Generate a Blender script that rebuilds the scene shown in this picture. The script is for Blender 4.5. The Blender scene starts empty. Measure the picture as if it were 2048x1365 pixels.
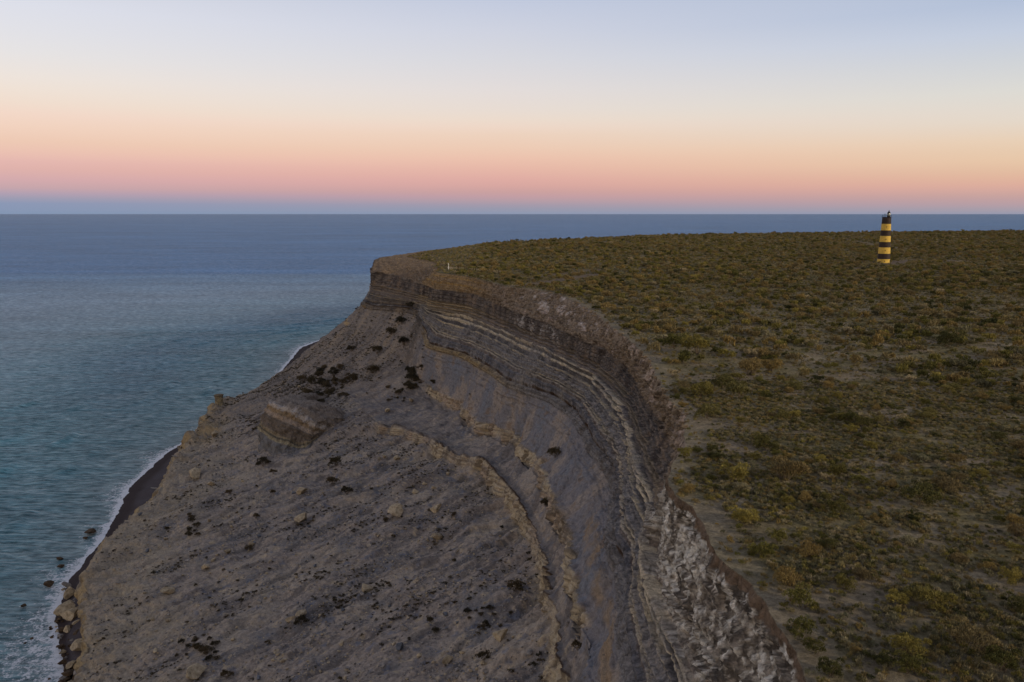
import bpy, bmesh, math, random
import numpy as np
from mathutils import Vector, Matrix

random.seed(7)
RNG = np.random.default_rng(11)
sc = bpy.context.scene
COL = sc.collection

# ------------------------------------------------------------------ camera
CAM_Z = 130.0
PITCH = math.radians(9.17)
FPX = 1593.0                      # focal length in photograph pixels (28 mm on a 36 mm sensor)
cam_d = bpy.data.cameras.new("camera")
cam_d.sensor_width = 36.0
cam_d.lens = 28.0
cam_d.clip_start = 0.5
cam_d.clip_end = 120000.0
cam = bpy.data.objects.new("camera", cam_d)
COL.objects.link(cam)
cam.location = (0, 0, CAM_Z)
cam.rotation_euler = (math.radians(90) - PITCH, 0, 0)
sc.camera = cam
sc.render.resolution_x, sc.render.resolution_y = 1024, 682
CP, SP = math.cos(PITCH), math.sin(PITCH)


def ray(px, py):
    u = (px - 1024.0) / FPX
    v = (682.5 - py) / FPX
    return u, CP + v * SP, v * CP - SP


def unproj(px, py, dz):
    """point on the pixel's ray that lies dz metres below the camera"""
    rx, ry, rz = ray(px, py)
    t = -dz / rz
    return rx * t, ry * t, CAM_Z - dz


def project(P):
    P = np.asarray(P)
    x, y, z = P[..., 0], P[..., 1], P[..., 2] - CAM_Z
    f = y * CP - z * SP
    up = y * SP + z * CP
    f = np.where(f < 1, 1, f)
    return 1024 + FPX * x / f, 682.5 - FPX * up / f, f


def lin(c):
    c = np.asarray(c, float) / 255.0
    return np.where(c <= 0.04045, c / 12.92, ((c + 0.055) / 1.055) ** 2.4)


# ------------------------------------------------------------------ world
world = bpy.data.worlds.new("World")
sc.world = world
world.use_nodes = True
wt = world.node_tree
wt.nodes.clear()


def N(tree, typ, **kw):
    n = tree.nodes.new(typ)
    for k, v in kw.items():
        setattr(n, k, v)
    return n


def setramp(node, stops, interp='LINEAR'):
    r = node.color_ramp
    r.interpolation = interp
    while len(r.elements) > 1:
        r.elements.remove(r.elements[-1])
    r.elements[0].position = stops[0][0]
    r.elements[0].color = (*stops[0][1], 1)
    for p, c in stops[1:]:
        e = r.elements.new(p)
        e.color = (*c, 1)


SKY = {
    'l': (0, [(0, (222, 224, 234)), (50, (226, 226, 232)), (100, (231, 228, 228)), (150, (238, 228, 220)), (175, (240, 226, 214)),
              (200, (241, 222, 207)), (225, (243, 216, 200)), (250, (242, 211, 192)), (280, (238, 202, 181)), (297, (236, 196, 179)),
              (310, (233, 190, 178)), (322, (228, 183, 176)), (337, (223, 178, 172)), (358, (212, 171, 174)), (375, (198, 166, 172)),
              (387, (176, 160, 178)), (397, (156, 156, 178)), (407, (139, 152, 181)), (427, (132, 150, 178))]),
    'c': (1024, [(0, (194, 202, 222)), (60, (206, 210, 224)), (120, (216, 216, 222)), (180, (227, 220, 218)), (220, (232, 220, 211)),
                 (240, (236, 219, 205)), (255, (238, 215, 199)), (270, (237, 210, 190)), (296, (237, 203, 181)), (317, (236, 194, 174)),
                 (337, (231, 184, 168)), (358, (224, 173, 164)), (372, (216, 167, 161)), (384, (203, 161, 160)), (393, (195, 158, 164)),
                 (401, (183, 157, 166)), (410, (165, 154, 170)), (418, (152, 153, 172)), (427, (142, 152, 176))]),
    'r': (2048, [(0, (178, 192, 216)), (60, (194, 204, 222)), (120, (207, 211, 216)), (180, (220, 218, 212)), (220, (226, 217, 206)),
                 (240, (228, 216, 202)), (260, (230, 212, 193)), (280, (232, 208, 183)), (300, (231, 203, 175)), (320, (231, 199, 169)),
                 (340, (227, 190, 162)), (355, (225, 182, 158)), (370, (221, 174, 157)), (380, (213, 169, 158)), (390, (202, 164, 158)),
                 (400, (192, 160, 161)), (410, (182, 158, 165)), (418, (169, 157, 168)), (426, (154, 154, 172))]),
}
UPPER = [(0.62, (180, 185, 200)), (0.72, (160, 165, 182)), (0.84, (140, 144, 162)), (1.0, (132, 136, 154))]
tc = N(wt, 'ShaderNodeTexCoord')
sep = N(wt, 'ShaderNodeSeparateXYZ')
wt.links.new(tc.outputs['Generated'], sep.inputs[0])
mx = N(wt, 'ShaderNodeMath', operation='MAXIMUM')
mx.inputs[1].default_value = 0.0
wt.links.new(sep.outputs['Z'], mx.inputs[0])
sq = N(wt, 'ShaderNodeMath', operation='SQRT')
wt.links.new(mx.outputs[0], sq.inputs[0])
ramps = {}
for k, (px, rows) in SKY.items():
    st = []
    for py, c in rows:
        r = np.array(ray(px, py)); r /= np.linalg.norm(r)
        st.append((math.sqrt(max(r[2], 0.0)), tuple(lin(c))))
    st.sort()
    st = st + [(p, tuple(lin(c))) for p, c in UPPER]
    n = N(wt, 'ShaderNodeValToRGB')
    setramp(n, st)
    wt.links.new(sq.outputs[0], n.inputs[0])
    ramps[k] = n
# the afterglow side of the sky, behind the camera
n = N(wt, 'ShaderNodeValToRGB')
setramp(n, [(0.0, tuple(lin((250, 170, 110)))), (0.25, tuple(lin((252, 205, 150)) * 1.25)), (0.45, tuple(lin((240, 225, 200)) * 1.1)),
            (0.6, tuple(lin((196, 200, 206)))), (0.75, tuple(lin((160, 164, 180)))), (0.84, tuple(lin((134, 140, 160)))), (1.0, tuple(lin((120, 127, 152))))])
wt.links.new(sq.outputs[0], n.inputs[0])
ramps['b'] = n
az = N(wt, 'ShaderNodeMath', operation='ARCTAN2')
wt.links.new(sep.outputs['X'], az.inputs[0])
wt.links.new(sep.outputs['Y'], az.inputs[1])


def wmix(fac_from, fac_to, a, b, src):
    m = N(wt, 'ShaderNodeMapRange')
    m.inputs['From Min'].default_value = fac_from
    m.inputs['From Max'].default_value = fac_to
    wt.links.new(src, m.inputs['Value'])
    x = N(wt, 'ShaderNodeMix', data_type='RGBA')
    wt.links.new(m.outputs[0], x.inputs['Factor'])
    wt.links.new(a, x.inputs[6])
    wt.links.new(b, x.inputs[7])
    return x.outputs[2]


ab = N(wt, 'ShaderNodeMath', operation='ABSOLUTE')
wt.links.new(az.outputs[0], ab.inputs[0])
o = wmix(-0.57, 0.0, ramps['l'].outputs[0], ramps['c'].outputs[0], az.outputs[0])
o = wmix(0.0, 0.57, o, ramps['r'].outputs[0], az.outputs[0])
o = wmix(0.9, 2.6, o, ramps['b'].outputs[0], ab.outputs[0])
bg = N(wt, 'ShaderNodeBackground')
bg.inputs['Strength'].default_value = 1.0
wt.links.new(o, bg.inputs['Color'])
wo = N(wt, 'ShaderNodeOutputWorld')
wt.links.new(bg.outputs[0], wo.inputs['Surface'])

# ------------------------------------------------------------------ sun: soft afterglow from behind and to the right
sun_d = bpy.data.lights.new("sun", 'SUN')
sun_d.energy = 1.9
sun_d.angle = math.radians(6)
sun_d.color = (1.0, 0.84, 0.60)
sun = bpy.data.objects.new("sun", sun_d)
COL.objects.link(sun)
sun.location = (200, -200, 300)
sun.rotation_euler = Vector((-0.82, 0.48, -0.27)).to_track_quat('-Z', 'Y').to_euler()

sc.view_settings.view_transform = 'Standard'
sc.view_settings.look = 'None'
sc.view_settings.exposure = 0.0
sc.view_settings.gamma = 1.0
sc.view_settings.use_curve_mapping = False

# ------------------------------------------------------------------ helpers


def tag(o, label=None, cat=None, group=None, kind=None):
    if label: o['label'] = label
    if cat: o['category'] = cat
    if group: o['group'] = group
    if kind: o['kind'] = kind
    return o


def mesh_obj(name, V, F, mat=None, parent=None, smooth=False, link=True):
    me = bpy.data.meshes.new(name)
    me.from_pydata([tuple(v) for v in V], [], [tuple(f) for f in F])
    if mat: me.materials.append(mat)
    if smooth:
        me.polygons.foreach_set('use_smooth', [True] * len(me.polygons))
    me.update()
    o = bpy.data.objects.new(name, me)
    if link: COL.objects.link(o)
    if parent: o.parent = parent
    return o


def grid_mesh(name, P, mat, smooth=True, attrs=None, flip=False):
    """P: (n,m,3) array -> quad grid object, quick path"""
    n, m = P.shape[:2]
    idx = np.arange(n * m).reshape(n, m)
    q = np.stack([idx[:-1, :-1], idx[1:, :-1], idx[1:, 1:], idx[:-1, 1:]], -1).reshape(-1, 4)
    if flip: q = q[:, ::-1]
    me = bpy.data.meshes.new(name)
    me.vertices.add(n * m)
    me.vertices.foreach_set('co', P.reshape(-1).astype(np.float32))
    nf = len(q)
    me.loops.add(nf * 4)
    me.polygons.add(nf)
    me.loops.foreach_set('vertex_index', q.reshape(-1).astype(np.int32))
    me.polygons.foreach_set('loop_start', np.arange(0, nf * 4, 4, dtype=np.int32))
    me.polygons.foreach_set('loop_total', np.full(nf, 4, dtype=np.int32))
    me.polygons.foreach_set('use_smooth', np.full(nf, smooth, dtype=bool))
    me.update()
    me.validate()
    for k, a in (attrs or {}).items():
        if a.ndim == 3:
            at = me.attributes.new(k, 'FLOAT_COLOR', 'POINT')
            c4 = np.ones((n * m, 4), np.float32)
            c4[:, :3] = a.reshape(-1, 3)
            at.data.foreach_set('color', c4.reshape(-1))
        else:
            at = me.attributes.new(k, 'FLOAT', 'POINT')
            at.data.foreach_set('value', a.reshape(-1).astype(np.float32))
    me.materials.append(mat)
    o = bpy.data.objects.new(name, me)
    COL.objects.link(o)
    return o


# --- vectorised gradient noise
_P = RNG.permutation(256).astype(np.int32)
_P = np.concatenate([_P, _P, _P])
_G = RNG.normal(size=(256, 3)).astype(np.float32)
_G /= np.linalg.norm(_G, axis=1, keepdims=True)


def pn(x, y, z):
    x, y, z = (np.asarray(a, np.float32) for a in np.broadcast_arrays(x, y, z))
    xi, yi, zi = np.floor(x).astype(np.int32), np.floor(y).astype(np.int32), np.floor(z).astype(np.int32)
    xf, yf, zf = x - xi, y - yi, z - zi
    xi, yi, zi = xi & 255, yi & 255, zi & 255
    u, v, w = (t * t * t * (t * (t * 6 - 15) + 10) for t in (xf, yf, zf))
    out = 0
    for dx in (0, 1):
        wx = u if dx else 1 - u
        a = _P[xi + dx]
        for dy in (0, 1):
            wy = v if dy else 1 - v
            b = _P[a + yi + dy]
            for dzz in (0, 1):
                wz = w if dzz else 1 - w
                g = _G[_P[b + zi + dzz] & 255]
                out = out + wx * wy * wz * (g[..., 0] * (xf - dx) + g[..., 1] * (yf - dy) + g[..., 2] * (zf - dzz))
    return out * 1.6


def fbm(x, y, z, s, octv=4, gain=0.5, off=0.0):
    r, a, f = 0, 1.0, 1.0 / s
    for i in range(octv):
        r = r + a * pn(x * f + off + i * 7.3, y * f + off * 1.7 + i * 3.1, z * f + i * 5.7)
        a *= gain
        f *= 2.03
    return r


def sstep(a, b, x):
    t = np.clip((x - a) / (b - a + 1e-9), 0, 1)
    return t * t * (3 - 2 * t)


def band(x, c, w, soft=None):
    soft = soft or w * 0.35
    return sstep(c - w / 2 - soft, c - w / 2 + soft * 0.2, x) * (1 - sstep(c + w / 2 - soft * 0.2, c + w / 2 + soft, x))


def lerp(a, b, t):
    return a + (b - a) * t


# ------------------------------------------------------------------ terrain control lines (traced, near -> far)
PL = 32.0   # the plateau lies this far below the camera
R0 = [unproj(*p) for p in [
    (1610, 1367, PL), (1591, 1309, PL), (1572, 1274, PL), (1548, 1231, PL), (1507, 1172, PL), (1473, 1142, PL),
    (1432, 1113, PL), (1419, 1081, PL), (1408, 1048, PL), (1387, 1016, PL), (1348, 991, PL), (1336, 957, PL),
    (1344, 930, PL), (1369, 893, PL), (1372, 865, PL), (1369, 830, PL), (1335, 798, PL), (1314, 753, PL),
    (1298, 719, PL), (1261, 682, PL), (1211, 643, PL), (1201, 632, PL), (1160, 607, PL), (1126, 592, PL),
    (1092, 583, PL), (1059, 578, PL), (1014, 574, PL), (983, 565, PL), (931, 553, PL), (875, 546, PL)]]
R0 += [(-46, 470, 98), (-49, 515, 97.5), (-78, 590, 97.6), (-70, 668, 98), (-33, 825, 98), (-2, 897, 98),
       (196, 1131, 98), (459, 1270, 98), (905, 1408, 98), (1300, 1500, 98), (1700, 1700, 98)]
R1 = [unproj(*p) for p in [
    (1591, 1362, 34.3), (1569, 1317, 34.3), (1540, 1271, 34.3), (1494, 1242, 34.3), (1467, 1196, 34.3), (1440, 1161, 34.3),
    (1413, 1107, 34.2), (1392, 1062, 34.2), (1349, 1027, 34.4), (1336, 975, 35), (1346, 905, 36), (1329, 851, 36.8), (1298, 811, 37.5),
    (1282, 772, 38), (1255, 732, 38), (1203, 695, 38), (1175, 687, 38.6), (1095, 648, 40), (1017, 619, 41), (945, 587, 39.5), (868, 578, 40),
    (858, 574, 40), (827, 563, 39.5), (790, 550, 38), (742, 545, 37)]]
R1 += [(-101, 590, 96), (-88, 668, 96), (-50, 825, 95), (-18, 900, 95), (180, 1137, 95), (450, 1278, 95), (900, 1416, 95), (1300, 1508, 95), (1700, 1708, 95)]
F2 = [unproj(*p) for p in [
    (1378, 1323, 44), (1338, 1242, 44.5), (1311, 1161, 44.5), (1301, 1050, 44), (1308, 983, 43.5), (1282, 917, 44), (1261, 877, 44),
    (1255, 825, 44), (1229, 788, 44.5), (1190, 746, 46), (1150, 711, 48), (1083, 682, 50), (1003, 661, 51), (964, 640, 51), (924, 629, 51),
    (858, 619, 51), (848, 608, 50), (805, 598, 50), (743, 587, 50)]]
F3 = [unproj(*p) for p in [
    (1275, 1365, 54), (1265, 1260, 54), (1250, 1180, 54), (1236, 1100, 54), (1231, 1040, 54.5), (1227, 929, 55), (1188, 887, 56),
    (1159, 829, 56.5), (1111, 792, 58), (1017, 761, 62), (982, 735, 63), (924, 704, 65), (855, 686, 66)]]
F3 += [(-48, 425, 70), (-50, 440, 75.5), (-57, 455, 76), (-68, 480, 74), (-84, 500, 72), (-97, 515, 72)]
F5 = [unproj(*p) for p in [
    (1175, 1224, 64), (1167, 1184, 64.5), (1151, 1137, 65), (1140, 1067, 66), (1119, 1019, 68), (1096, 969, 70), (1082, 924, 73),
    (1053, 898, 76), (1038, 874, 78), (995, 850, 81), (953, 848, 83), (927, 808, 85), (885, 790, 87), (869, 782, 88)]]
F5 += [(-72, 445, 56), (-112, 500, 52), (-118, 520, 52)]
F6 = [unproj(*p) for p in [
    (1128, 1365, 73), (1115, 1290, 74), (1117, 1242, 74), (1109, 1190, 75), (1101, 1137, 76), (1083, 1084, 77.5), (1053, 1027, 80),
    (1035, 995, 82), (990, 945, 85), (969, 921, 87), (911, 911, 89), (863, 879, 91.5), (805, 858, 95), (761, 854, 97)]]
F6 += [(-84, 400, 37), (-104, 445, 38), (-132, 500, 39), (-138, 520, 38)]
LP = [unproj(*p) for p in [
    (165, 1365, 116), (175, 1250, 117), (170, 1150, 118), (240, 1050, 118), (320, 985, 117), (350, 920, 115), (385, 872, 113), (430, 812, 112)]]
LP += [(-166, 494, 16), (-168, 520, 15), (-172, 600, 12), (-170, 700, 10), (-150, 850, 10)]
SH = [unproj(*p) for p in [
    (133, 1365, 130), (112, 1235, 130), (140, 1160, 130), (212, 1072, 130), (238, 1020, 130), (260, 975, 130), (330, 910, 130), (385, 875, 130)]]
SH += [(-186, 520, 0), (-184, 596, 0), (-206, 765, 0), (-190, 850, 0)]
FAR = {'F2': (-10, 12), 'F3': (-22, 24), 'F5': (-35, 38), 'F6': (-50, 50), 'LP': (-85, 84), 'SH': (-112, 98)}


def line(pts, farkey=None):
    pts = sorted(pts, key=lambda p: p[1])
    if farkey:
        dx, dzz = FAR[farkey]
        last = pts[-1][1]
        for x, y, z in R0:
            if y > last + 25 and y > 540:
                pts.append((x + dx * (1.0), y + abs(dx) * 0.25, 98 - dzz))
    ys = np.array([p[1] for p in pts])
    return ys, np.array([p[0] for p in pts]), np.array([p[2] for p in pts])


# stations along the coast
ys = [18.0]
while ys[-1] < 1720:
    y = ys[-1]
    d = 0.5 if y < 45 else max(0.16, 0.0024 * y) if y < 530 else min(0.006 * y, 0.0024 * y + (y - 530) * 0.02)
    ys.append(y + d)
Y = np.array(ys)
NY = len(Y)


def smooth(a, w):
    k = np.hanning(w * 2 + 3); k /= k.sum()
    p = np.pad(a, w + 1, mode='edge')
    return np.convolve(p, k, 'valid')


def rowc(pts, farkey=None, w=7):
    yy, xx, zz = line(pts, farkey)
    return smooth(np.interp(Y, yy, xx), w), smooth(np.interp(Y, yy, zz), w)


r0x, r0z = rowc(R0, w=4)
r1x, r1z = rowc(R1, w=4)
f2x, f2z = rowc(F2, 'F2')
f3x, f3z = rowc(F3, 'F3')
f5x, f5z = rowc(F5, 'F5')
f6x, f6z = rowc(F6, 'F6')
lpx, lpz = rowc(LP, 'LP', 10)
shx, shz = rowc(SH, 'SH', 5)
shz = shz * 0
# keep the profile monotone
r1x = np.minimum(r1x, r0x - 0.25)
f2x = np.minimum(f2x, r1x - 0.5)
f3x = np.minimum(f3x, f2x - 1.0)
f4x, f4z = f3x - 1.4, f3z - 2.6
f5x = np.minimum(f5x, f4x - 2.5)
e5 = sstep(115, 122, Y) * (1 - sstep(392, 402, Y)) * np.clip(0.95 + 0.8 * fbm(Y, 0 * Y, 0 * Y, 14, 3, off=3), .5, 1.2)
e6 = (1 - sstep(352, 361, Y)) * np.clip(0.85 + 0.7 * fbm(Y, 0 * Y, 0 * Y, 12, 3, off=9), .25, 1.2) * sstep(60, 90, Y)
f5bx, f5bz = f5x - 0.9 - 0.3 * (1 - e5), f5z - 0.5 - 3.6 * e5
f6x = np.minimum(f6x, f5bx - 2.0)
f6z = np.minimum(f6z, f5bz - 0.6)
f6bx, f6bz = f6x - 1.1, f6z - 0.5 - 4.6 * e6
lpx = np.minimum(lpx, f6bx - 8)
btx, btz = lpx * 0.72 + shx * 0.28, lpz * 0 + 2.6
btx = np.where(lpz > 20, lpx - 10, btx)
ux, uz = shx - 22, shz * 0 - 3.5
KX = [r0x, r1x, f2x, f3x, f4x, f5x, f5bx, f6x, f6bx, lpx, btx, shx, ux]
KZ = [r0z, r1z, f2z, f3z, f4z, f5z, f5bz, f6z, f6bz, lpz, btz, shz, uz]
SEG = [34, 84, 100, 16, 84, 14, 50, 18, 300, 30, 30, 22, 14]
SEG = SEG[:12]
# plateau columns
off = [0.0]
while off[-1] < 1500:
    off.append(off[-1] + max(0.30, 0.017 * off[-1]))
off = np.array(off[::-1])
NP_ = len(off)
BX, BZ, BQ = [], [], []
for o_ in off:
    BX.append(r0x + o_); BZ.append(r0z + 0 * Y); BQ.append(np.full(NY, -o_))
for s, nseg in enumerate(SEG):
    for j in range(1, nseg + 1):
        t = j / nseg
        x = lerp(KX[s], KX[s + 1], t)
        tz = t
        if s == 8:                                     # scree: steeper at the top, easing downhill
            conc = 0.80
            tz = t ** conc
            z = lerp(KZ[s], KZ[s + 1], tz)
        elif s == 0:
            z = lerp(KZ[s], KZ[s + 1], t ** 1.15)
        elif s == 11:
            z = lerp(KZ[s], KZ[s + 1], t ** 0.9)
        elif s == 9:
            z = lerp(KZ[s], KZ[s + 1], t ** 1.3)
        else:
            z = lerp(KZ[s], KZ[s + 1], t)
        BX.append(x); BZ.append(z); BQ.append(np.full(NY, s + t))
BX = np.array(BX).T.astype(np.float32)          # (NY, NV)
BZ = np.array(BZ).T.astype(np.float32)
Q = np.array(BQ).T.astype(np.float32)
BY = np.repeat(Y[:, None], BX.shape[1], 1).astype(np.float32)
NV = BX.shape[1]


def normals(X, Yy, Z):
    P = np.stack([X, Yy, Z], -1)
    du = np.gradient(P, axis=0)
    dv = np.gradient(P, axis=1)
    n = np.cross(dv, du)
    n /= np.linalg.norm(n, axis=-1, keepdims=True) + 1e-9
    n = np.where(n[..., 2:3] < -0.2, -n, n)
    return n


nr = normals(BX, BY, BZ)
if nr[NY // 2, 5, 2] < 0: nr = -nr
# smooth the normals a bit along the coast
x, y, z = BX, BY, BZ
near = 1 - sstep(520, 700, y)
cl = sstep(0.2, 1.0, Q) * (1 - sstep(3.9, 4.6, Q))          # upper cliff
lipw = sstep(8.75, 9.0, Q) * (1 - sstep(9.7, 10.0, Q))
tal = sstep(4.0, 5.0, Q) * (1 - sstep(8.95, 9.1, Q))
plat = (Q <= 0)
land = 1 - sstep(9.9, 10.0, Q)

big = fbm(x, y, z, 32, 3, off=1.3)
mid = fbm(x, y, z, 7.5, 3, off=4.1)
fin = fbm(x, y, z, 1.7, 3, off=8.8)
flute = fbm(x * 0.3 + 2, y, z * 0.10, 3.2, 3, off=2.2)       # near-vertical fluting
flf = fbm(x * 0.2, y, z * 0.08, 0.9, 2, off=6.2)
# ledge profile as a function of the stratigraphic coordinate
qq = Q + 0.025 * fbm(x, y, z * 0, 14, 2, off=5.5)
strat = fbm(qq * 9.0, 0 * qq + 0.5, 0 * qq, 1.0, 3, gain=0.65, off=12.0)
strat = np.tanh(strat * 3.0)
dn = np.zeros_like(x)
butt = fbm(0 * x + 3.3, y, 0 * x, 26, 3, gain=.55, off=17.0)            # buttresses and bays along the face
crk = 1 - np.abs(np.tanh(6 * fbm(x * 0.25, y + 1.2 * mid, z * 0.05, 4.5, 2, off=14.0)))
dn += sstep(0.3, 1.6, Q) * (1 - sstep(5.2, 7.5, Q)) * 1.5 * butt * sstep(60, 90, y)
dn += cl * (0.45 * big + 0.55 * mid + 0.20 * fin + 0.75 * flute * sstep(1.0, 1.4, Q) * (.25 + .75 * sstep(100, 160, y)) + 0.22 * flf + 0.48 * strat - 1.2 * crk ** 4 * sstep(1.6, 2.2, Q))
dn *= np.where(Q < 4.5, lerp(.45, 1.0, sstep(70, 150, y)), 1)
# blocky overhangs above the dark bed
dn += 0.9 * band(qq, 2.86, 0.16, 0.05) * cl * (0.4 + 0.8 * np.abs(mid)) - 0.9 * band(qq, 3.02, 0.07, 0.03)
dn += 0.9 * band(qq, 3.6, 0.6, 0.12) * (.35 + .65 * sstep(250, 350, y)) * (.6 + .8 * flute + .5 * fin)
dn += 0.9 * band(qq, 2.03, 0.05, 0.012) + 0.9 * band(qq, 2.16, 0.05, 0.012) + .6 * (band(qq, 2.34, .03, .01) + band(qq, 2.52, .03, .01) + band(qq, 2.62, .03, .01) + band(qq, 2.69, .03, .01)) - .5 * (band(qq, 2.38, .03, .01) + band(qq, 2.56, .03, .01) + band(qq, 2.655, .02, .01)) + .5 * (band(qq, 1.62, .03, .01) + band(qq, 1.74, .03, .01) + band(qq, 1.86, .03, .01)) * cl - 0.4 * band(qq, 2.10, 0.05, 0.02) - 0.5 * band(qq, 2.25, 0.08, 0.02)
# crumbling brown band below the rim
crumb = sstep(0.0, 0.25, Q) * (1 - sstep(1.0, 1.25, Q))
dn += crumb * (0.55 * mid + 0.30 * fin) * sstep(96, 130, y) + crumb * (0.30 * mid + .30 * fin + .25 * flf)
# white crusted rock near the camera
wh = sstep(1.0, 1.2, Q) * (1 - sstep(1.75, 2.15, Q)) * (1 - sstep(96, 112, y))
cr = fbm(x, y, z * 0.6, 0.9, 4, gain=0.72, off=20.0)
dn += wh * (0.40 * np.abs(cr) + 0.7 * fbm(x, y, z, 3.0, 4, off=22))
# talus: rills down the fall line (towards -x), lumps and rubble
FX, FY = 0.76, 0.65
fallx, fally = x * FX + y * FY, -x * FY + y * FX
rill = fbm(fallx * 0.13, fally, 0 * x, 3.4, 4, off=30.0)
lump = fbm(x, y, 0 * x, 11, 4, gain=0.55, off=33.0)
dn += tal * (1.5 * big * sstep(8.0, 8.3, Q) + 0.95 * lump + 0.28 * rill + 0.16 * fin + 0.35 * np.maximum(fbm(x, y, 0 * x, 3.2, 3, off=36), 0) - 1.1 * (1 - np.abs(np.tanh(3.2 * fbm(fallx * .16, fally, 0 * x, 9.0, 3, off=38)))) ** 3 * sstep(-.2, .3, fbm(x, y, 0 * x, 40, 2, off=39)) + .22 * fbm(x, y, 0 * x, .9, 2, off=35))
sl = sstep(4, 4.3, Q) * (1 - sstep(7.8, 8.1, Q))
dn += sl * (0.5 * mid + 0.25 * flute + 0.15 * fin)
# tan ledges
for (a, b_, e) in ((5.0, 6.0, e5), (7.0, 8.0, e6)):
    w_ = band(Q, (a + b_) / 2, b_ - a + 0.1, 0.12) * e[:, None]
    dn += w_ * (0.45 + 1.2 * (np.mod(np.sin(np.floor((y + 1.5 * mid) / 2.6) * 78.233 + a) * 43758.5453, 1.0) - .4) + 0.7 * flute + 0.45 * mid + 0.35 * flf + .3 * fin + .25 * np.tanh(3 * fbm(Q * 6, 0 * Q, 0 * Q, 1, 2, off=37)))
    w_ = band(Q, b_ + 0.05 + (0.0 if a < 6 else -0.03), 0.05, 0.05) * e[:, None]
    dn -= w_ * 1.1
pillw = sstep(372, 392, y) * (1 - sstep(452, 475, y)) * sstep(8.78, 8.86, Q + .03 * mid) * (1 - sstep(9.9, 10.0, Q))
dn += pillw * (1.6 * flute + 1.2 * mid)
dn += lipw * (1.6 * mid + 1.2 * np.abs(flute) + 0.4 * fin)
dn *= (0.35 + 0.65 * near)
# beach
bch = sstep(9.85, 10.1, Q)
dn += bch * (0.16 * fbm(x, y, 0 * x, 9, 3, off=41) + 0.05 * fin)
# plateau hummocks
pg = np.where(plat, 1.0, 0.0)
dn_pl = 0.30 * fbm(x, y, 0 * x, 22, 3, off=50) + 0.10 * fbm(x, y, 0 * x, 2.8, 3, off=52)
dn_pl += 1.3 * fbm(x * 0.35, y, 0 * x, 90, 2, off=57) * sstep(500, 800, y) * 0.6
fade = sstep(0, 6, -Q)
dn = dn * (1 - pg) + pg * dn_pl * (0.25 + 0.75 * fade)
# at the seam use the cliff side everywhere the same
X3 = x + nr[..., 0] * dn
Y3 = y + nr[..., 1] * dn
Z3 = z + nr[..., 2] * dn
# jagged rim in plan
jag = 0.55 * fbm(x * 0 + 1, y, 0 * x, 5.0, 4, gain=0.6, off=60)
jag = jag * lerp(.5, 1.0, sstep(70, 150, Y3))
jw = np.exp(-np.abs(Q) * np.where(Q < 0, 0.9, 1.2)) * near
X3 = X3 + jag * jw
# erosion notches at the rim
GP = np.stack([X3, Y3, Z3], -1)
NRM = normals(X3, Y3, Z3)
if NRM[NY // 2, 5, 2] < 0: NRM = -NRM

# ------------------------------------------------------------------ ground colours (albedo of rock beds, soils, stains; some cliff crack shade painted in)
def C(*c): return lin(c)


def mixc(base, col, w):
    return base + (np.asarray(col)[None, None, :] - base) * w[..., None]


sx, sy, sz = X3, Y3, Z3
n1 = fbm(sx, sy, sz, 5, 4, off=70)
n2 = fbm(sx, sy, sz, 1.2, 3, off=73)
n3 = fbm(sx, sy, sz, 18, 3, off=76)
streak = fbm(fallx * 0.10, fally, 0 * sx, 2.6, 4, off=80)
streak2 = fbm(fallx * 0.16, fally, 0 * sx, 9.0, 3, off=84)
ql = Q + 0.018 * fbm(sx, sy, sz * 0, 9, 3, off=90) + 0.004 * n2
jn = np.floor((sy + 2.0 * mid + 0.3 * sx) / 6.5)
ql = ql + 0.022 * (np.mod(np.sin(jn * 12.9898) * 43758.5453, 1.0) - .5) * sstep(1.2, 1.6, Q) * (1 - sstep(3.1, 3.4, Q)) + .008 * fbm(sx, sy, sz, 1.6, 3, off=91)
base = np.zeros(x.shape + (3,), np.float32)
TAU = C(142, 131, 121)
base[:] = TAU
# --- plateau soil
soil = mixc(base, C(130, 116, 94), 0.85 + 0 * sx)
soil = mixc(soil, C(112, 104, 72), np.clip(0.5 + 0.9 * fbm(sx, sy, 0 * sx, 9, 3, off=95), 0, 0.85))
soil = mixc(soil, C(138, 126, 104), sstep(0.25, 0.6, fbm(sx, sy, 0 * sx, 15, 4, off=97)))
farp = sstep(170, 420, sy)
soil = mixc(soil, C(106, 95, 70), farp * 0.8)
soil = mixc(soil, C(78, 72, 54), farp * .7 * sstep(0, .5, fbm(sx * .5, sy, 0 * sx, 6, 4, off=151)))
# bare earth beside the rim and the dirt tracks
rimw = (1 - sstep(1.0, 4.5, -Q + 1.6 * fbm(sx, sy, 0 * sx, 8, 2, off=99))) * (1 - sstep(300, 420, sy))
soil = mixc(soil, C(132, 122, 104), rimw * 0.7)


def seg_d(ax, ay, bx, by):
    dx, dy = bx - ax, by - ay
    t = np.clip(((sx - ax) * dx + (sy - ay) * dy) / (dx * dx + dy * dy), 0, 1)
    return np.hypot(sx - ax - t * dx, sy - ay - t * dy)


def px_path(pts, w, dz=PL):
    P = [unproj(a, b, dz) for a, b in pts]
    d = 1e9
    for p, q_ in zip(P[:-1], P[1:]):
        d = np.minimum(d, seg_d(p[0], p[1], q_[0], q_[1]))
    return 1 - sstep(w * 0.7, w * 1.2, d + 0.35 * w * fbm(sx, sy, 0 * sx, 10, 2, off=101))


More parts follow.
